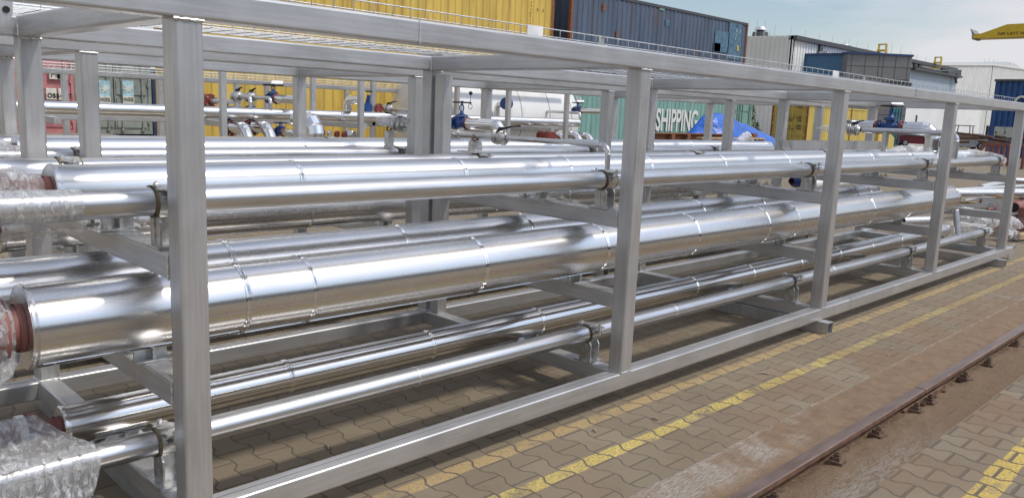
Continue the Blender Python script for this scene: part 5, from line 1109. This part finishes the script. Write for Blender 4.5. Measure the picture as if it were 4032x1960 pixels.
# cars
def car(label, pos, ang, paint, L=4.1, H=1.42, W=1.7, group='parked cars'):
    t = thing('parked_car', pos, label, 'car', group); t.rotation_euler = (0, 0, ang); mw = Matrix.Translation(pos) @ Matrix.Rotation(ang, 4, 'Z')
    def place(mb): mb.v = [tuple(mw @ Vector(p)) for p in mb.v]; return mb
    def b(mb, name, mat, par=t): o = place(mb).build(name, M[mat]); bpy.context.view_layer.update(); o.parent = par; o.matrix_parent_inverse = (mw if par is t else Matrix()).inverted(); return o
    h = H; lo = [(-L/2, .32), (-L/2, .62), (-L/2+.08, .86), (-L/2+.22, .93), (L/2-1.15, .90), (L/2-.25, .74), (L/2-.02, .58), (L/2, .32), (L/2-.45, .22), (-L/2+.3, .22)]
    m = MB(); n = len(lo); vs = []
    for yy, s_ in ((-W/2, .0), (-W/2+.0, .0)): pass
    rows = [(-W/2+.10, .93), (-W/2, 1.0), (W/2, 1.0), (W/2-.10, .93)]
    for yy, s_ in rows: vs += [(x*(.985 if s_ < 1 else 1), yy, .55+(z-.55)*s_) for x, z in lo]
    fs = [(r*n+i, r*n+(i+1) % n, (r+1)*n+(i+1) % n, (r+1)*n+i) for r in range(3) for i in range(n)]; fs += [tuple(range(n)), tuple(range(3*n, 4*n))[::-1]]
    m.add(vs, fs); b(m, 'body', paint)
    cab = [(-L/2+.12, .90), (-L/2+.38, h-.12), (-L/2+.75, h), (L/2-2.2, h), (L/2-1.25, .90)]
    m = MB(); vs = [(x, s_*(W/2-.06-(z-.9)*.30), z) for s_ in (-1, 1) for x, z in cab]; k = len(cab); m.add(vs, [tuple(range(k)), tuple(range(k, 2*k))[::-1]]+[(i, i+1, i+1+k, i+k) for i in range(k-1)]); b(m, 'cabin', paint)
    for s_ in (-1, 1):
        for (xa, xb, xc, xd) in ((-L/2+.42, -L/2+.62, -.30, -.30), (-.22, -.22, L/2-2.22, L/2-1.42)):
            m = MB(); f = lambda x, z: (x, s_*(W/2-.052-(z-.9)*.30), z); pts = [f(xa, .95), f(xb, h-.12), f(xc, h-.10), f(xd if xd != -.30 else xd, .95)] if xc == xd else [f(xa, .95), f(xb, h-.10), f(xc, h-.10), f(xd, .95)]; m.poly(pts, (0, s_*.008, 0)); b(m, 'side_window', 'car_glass')
    m = MB(); m.poly([(-L/2+.16, -.62, .98), (-L/2+.36, -.55, h-.14), (-L/2+.36, .55, h-.14), (-L/2+.16, .62, .98)], (-.025, 0, .0)); b(m, 'rear_window', 'car_glass')
    m = MB(); m.poly([(L/2-1.30, -.66, .95), (L/2-2.14, -.55, h-.05), (L/2-2.14, .55, h-.05), (L/2-1.30, .66, .95)], (.03, 0, .02)); b(m, 'windscreen', 'car_glass')
    for x in (-L/2+.72, L/2-.82):
        for s_ in (-1, 1):
            m = MB(); m.lathe([(0, .0), (0, .31), (.19, .31), (.19, 0)], (x, s_*(W/2-.17 if s_ > 0 else W/2+.02), .31), (0, 1, 0), 24); wv = b(m, 'wheel', 'tyre')
            m = MB(); m.lathe([(0, 0), (0, .19), (.012, .19)], (x, s_*(W/2+.03), .31), (0, -s_, 0), 16); b(m, 'rim', 'silver_paint')
    for s_ in (-1, 1):
        m = MB(); m.box((-L/2+.04, s_*(W/2-.14), .80), (.12, .24, .22)); b(m, 'tail_lamp', 'lamp_red'); m = MB(); m.box((L/2-.14, s_*(W/2-.25), .66), (.16, .34, .12)); b(m, 'headlight', 'cast_steel')
    return t
pz = K('c8', 1145, 880, X=80.0); car('silver hatchback parked before the white hall', Vector((80, pz.y+.4, 0)), R(128), 'silver_paint')
pz = K('c8', 1030, 880, X=84.0); car('dark grey car partly hidden behind the silver hatchback', Vector((86.5, pz.y+1.5, 0)), R(128), 'car_glass')
pz = K('c8', 330, 860, X=80.0); car('maroon car seen low under the branch pipe at the right', Vector((80, pz.y, 0)), R(-52), 'maroon_paint')
pz = K('b6', 1720, 360, Y=40.0); car('white car seen between the green doors and the yellow doors', Vector((pz.x, 40, 0)), R(10), 'white_paint', 4.4, 1.7)
# forklift
q = K('c8', 1060, 700, X=90.0); fx, fy = 90.0, q.y; t = thing('forklift', (fx, fy, 0), 'dark forklift truck standing behind the silver hatchback', 'forklift'); hh = K('c8', 1180, 602, X=90.0).z
MB().b2((fx, fy-.9, .35), (fx+1.1, fy+1.2, 1.25)).build('body', M['maroon_paint'], t)
for a_, b_ in ((0, -.8), (1.0, -.8), (0, .7), (1.0, .7)): MB().tube([(fx+a_, fy+b_, 1.2), (fx+a_, fy+b_*.9, hh-.05)], .05, 6).build('cab_post', M['wheel_black'], t)
MB().b2((fx-.1, fy-.9, hh-.08), (fx+1.1, fy+.8, hh)).build('cab_roof', M['wheel_black'], t)
for s_ in (0, .75): MB().b2((fx+s_, fy-2.4, .1), (fx+s_+.12, fy-2.2, hh+.05)).build('mast', M['wheel_black'], t)
for z_ in (.5, 1.4, hh-.1): MB().b2((fx, fy-2.35, z_), (fx+.8, fy-2.25, z_+.12)).build('mast_bar', M['wheel_black'], t)
for yy in (-.6, .8):
    for xx in (-.1, 1.0): m = MB(); m.lathe([(0, 0), (0, .32), (.2, .32), (.2, 0)], (fx+xx, fy+yy, .32), (1, 0, 0), 16); m.build('wheel', M['tyre'], t)
# yellow crane girder
cpts = [('n2', 1165, 258), ('n2', 1262, 254), ('n2', 1620, 127), ('n2', 1860, 110), ('n2', 1860, 296), ('n2', 1145, 315), ('n2', 1140, 300)]
Xc = 55.0; t = thing('crane_girder', K('n2', 1500, 250, X=Xc), 'yellow crane girder end reaching in from the right against the sky', 'crane')
pts = [K(k, a_, b_, X=Xc) for k, a_, b_ in cpts]; e1 = pts[3]; e0 = pts[4]
pts[3] = e1+Vector((0, -9, .1)); pts[4] = e0+Vector((0, -9, .05))
MB().poly([(p.x, p.y, p.z) for p in pts], (1.0, 0, 0)).build('girder', M['yellow_paint'], t)
lo_ = [K('n2', 1150, 318, X=Xc-.15), K('n2', 1860, 297, X=Xc-.15)]; lo_[1] = lo_[1]+Vector((0, -9, .05)); MB().poly([lo_[0], lo_[1], lo_[1]+Vector((0, 0, .10)), lo_[0]+Vector((0, 0, .10))], (1.3, 0, 0)).build('bottom_flange', M['yellow_paint'], t)
MB().poly([K('n2', a_, b_, X=Xc-.1) for a_, b_ in ((1115, 186), (1128, 190), (1165, 252), (1160, 315), (1185, 326), (1132, 333), (1136, 260))], (1.2, 0, 0)).build('buffer_plate', M['grey_box'], t)
q = K('n2', 1490, 270, X=Xc); text('NR UDT N3303', .22, (Xc-.02, q.y, q.z-.02), M['letter_black'], t, facing='-X', sx=1.35)
# ------------------------------------------------------------------ stored material at the right
def long_pipe(label, a, b, r, mat, grp, open_end=False, hollow=True):
    t = thing('steel_pipe', a, label, 'pipe', grp); a = Vector(a); b = Vector(b); MB().tube([a, a.lerp(b, .5), b], r, 24, True).build('tube', M[mat], t)
    if open_end:
        u = (a-b).normalized(); m = MB(); m.lathe([(.002, 0), (.002, r*.86)], a, u, 24); m.build('bore', M['black_gap'], t)
    return t
def pz_(x, y, z): return K('n5', x, y, Z=z)
GW = 'pale pipes stored behind the rack end'
for i, (a_, b_, z, r) in enumerate((((700, 612), (2300, 590), .55, .05), ((700, 632), (2300, 622), .52, .06), ((780, 596), (2300, 508), .48, .045), ((1130, 560), (1450, 492), .5, .07), ((1500, 470), (2300, 510), .55, .07), ((1430, 640), (2300, 560), .40, .05), ((930, 722), (1400, 640), .25, .03))):
    long_pipe(['pale grey pipe lying level, second lowest of the pile behind the last post', 'thick pale pipe at the bottom of the pile behind the last post', 'pale pipe sloping slightly up to the right in the pile', 'short pale pipe end pointing up left of the last post', 'pale pipe crossing at the top right of the pile', 'pale pipe right of the last post, lowest there', 'thin pale rod leaning over the timber'][i], pz_(*a_, z), pz_(*b_, z), r, 'galv', GW)
GR = 'red primed pipes on the ground at the right edge'
for i, (a_, b_, z, r, o_) in enumerate((((1335, 752), (2000, 690), .34, .085, True), ((1215, 836), (2000, 610), .25, .03, False), ((1540, 805), (2200, 640), .50, .085, True), ((1490, 960), (2200, 760), .30, .06, False), ((1500, 1000), (2200, 880), .22, .10, False), ((1120, 1015), (2200, 1110), .22, .042, False), ((1640, 850), (2200, 760), .45, .06, False))):
    long_pipe(['red primed pipe with a dark open end left of the last post', 'thin red pipe slanting up behind the last post', 'thick red pipe with an open end right of the last post', 'red pipe under the open ended ones at the right edge', 'thickest red pipe, low at the right edge', 'long thin red pipe lying lowest across the right edge', 'red pipe highest at the right edge'][i], pz_(*a_, z), pz_(*b_, z), r, 'primer_red', GR, o_)
GT = 'timbers lying behind the rack end'
def timber(label, a, b, w_, z, mat='wood'):
    a = pz_(*a, z); b = pz_(*b, z); tag(MB().rhs(a, b, w_, w_*.6, .004).build('timber', M[mat]), label, 'timber', GT)
timber('pale timber plank just right of the drain pipe elbow', (755, 735), (1100, 762), .12, .18); timber('second plank leading to the last post', (1150, 700), (1400, 680), .10, .22); timber('plank crossing over the open red pipe', (1330, 672), (1600, 690), .10, .48)
timber('plank end seen under the thickest clad pipe', (190, 975), (345, 990), .10, .15); timber('lower timber block beneath the red pipes', (1540, 1165), (1800, 1140), .15, .07)
for i in range(10):
    a_ = pz_(rnd.uniform(760, 1350), rnd.uniform(680, 860), .1); b_ = a_+Vector((rnd.uniform(.6, 2.2), rnd.uniform(-.9, .9), rnd.uniform(-.03, .12))); tag(MB().rhs(a_, b_, .06, .04, .003).build('scrap_bar', M[rnd.choice(['galv', 'wood', 'grey_box', 'rust'])]), 'loose bar in the scrap heap behind the end of the nearest rack', 'scrap bar', 'loose bars in the scrap heap')
t = thing('steel_bracket', pz_(1200, 780, .3), 'pale steel bracket with a drilled end plate, left of the red open pipe', 'bracket')
a_ = pz_(1230, 780, .3); b_ = pz_(830, 800, .2); MB().rhs(a_, b_, .09, .09).build('arm', M['galv'], t); MB().rhs(pz_(1220, 830, .2), pz_(960, 790, .2), .07, .07).build('arm', M['galv'], t)
MB().box(a_+Vector((.05, -.05, .02)), (.02, .38, .26)).build('end_plate', M['galv'], t)
long_pipe('pale pipe with an open end seen under the thickest clad pipe', pz_(165, 975, .22), pz_(600, 960, .22), .07, 'galv', GW, True)
for i, (x_, y_, s_) in enumerate(((1590, 850, 1.0), (1000, 950, 1.3), (1200, 985, 1.2), (1510, 1020, .8), (1500, 1160, 1.0), (900, 930, .8))):
    p = pz_(x_, y_, .35 if y_ < 1100 else .08); bag(['film wad on the red pipes right of the last post', 'film wad behind the low pipe end cone', 'film heap over dark red parts behind the low pipe end', 'film collar on the thickest red pipe', 'film wad on the paving under the red pipes', 'small film wad above the drain pipe foot'][i], [p+Vector((-.22*s_, 0, 0)), p+Vector((-.05, .05, .05)), p+Vector((.12, -.02, 0)), p+Vector((.25*s_, -.1, -.03))], [.05*s_, .11*s_, .10*s_, .03], 50+i, 24, .3)
long_pipe('dark red pipe under the film heap behind the low pipe end', pz_(960, 935, .3), pz_(1330, 1000, .3), .09, 'primer_red', GR)

# the hall across the yard, mirrored as the dark band in the polished pipes
t = thing('yard_hall', (20, -34, 0), 'long dark grey hall across the yard, mirrored as a dark band in the pipes', 'hall')
m = MB()
corr(m, (-60, -34, 0), (110, -34, 0), 0, 6.5, (0, 1, 0), 1.0, .10); m.build('wall', M['yard_grey'], t)
MB().b2((-60, -50, 6.5), (110, -33.6, 6.9)).build('roof', M['roof_dark'], t)
for i in range(9): MB().b2((-50+i*18, -33.95, 0), (-45+i*18, -33.85, 4.4)).build('gate', M['gate_blue'], t)
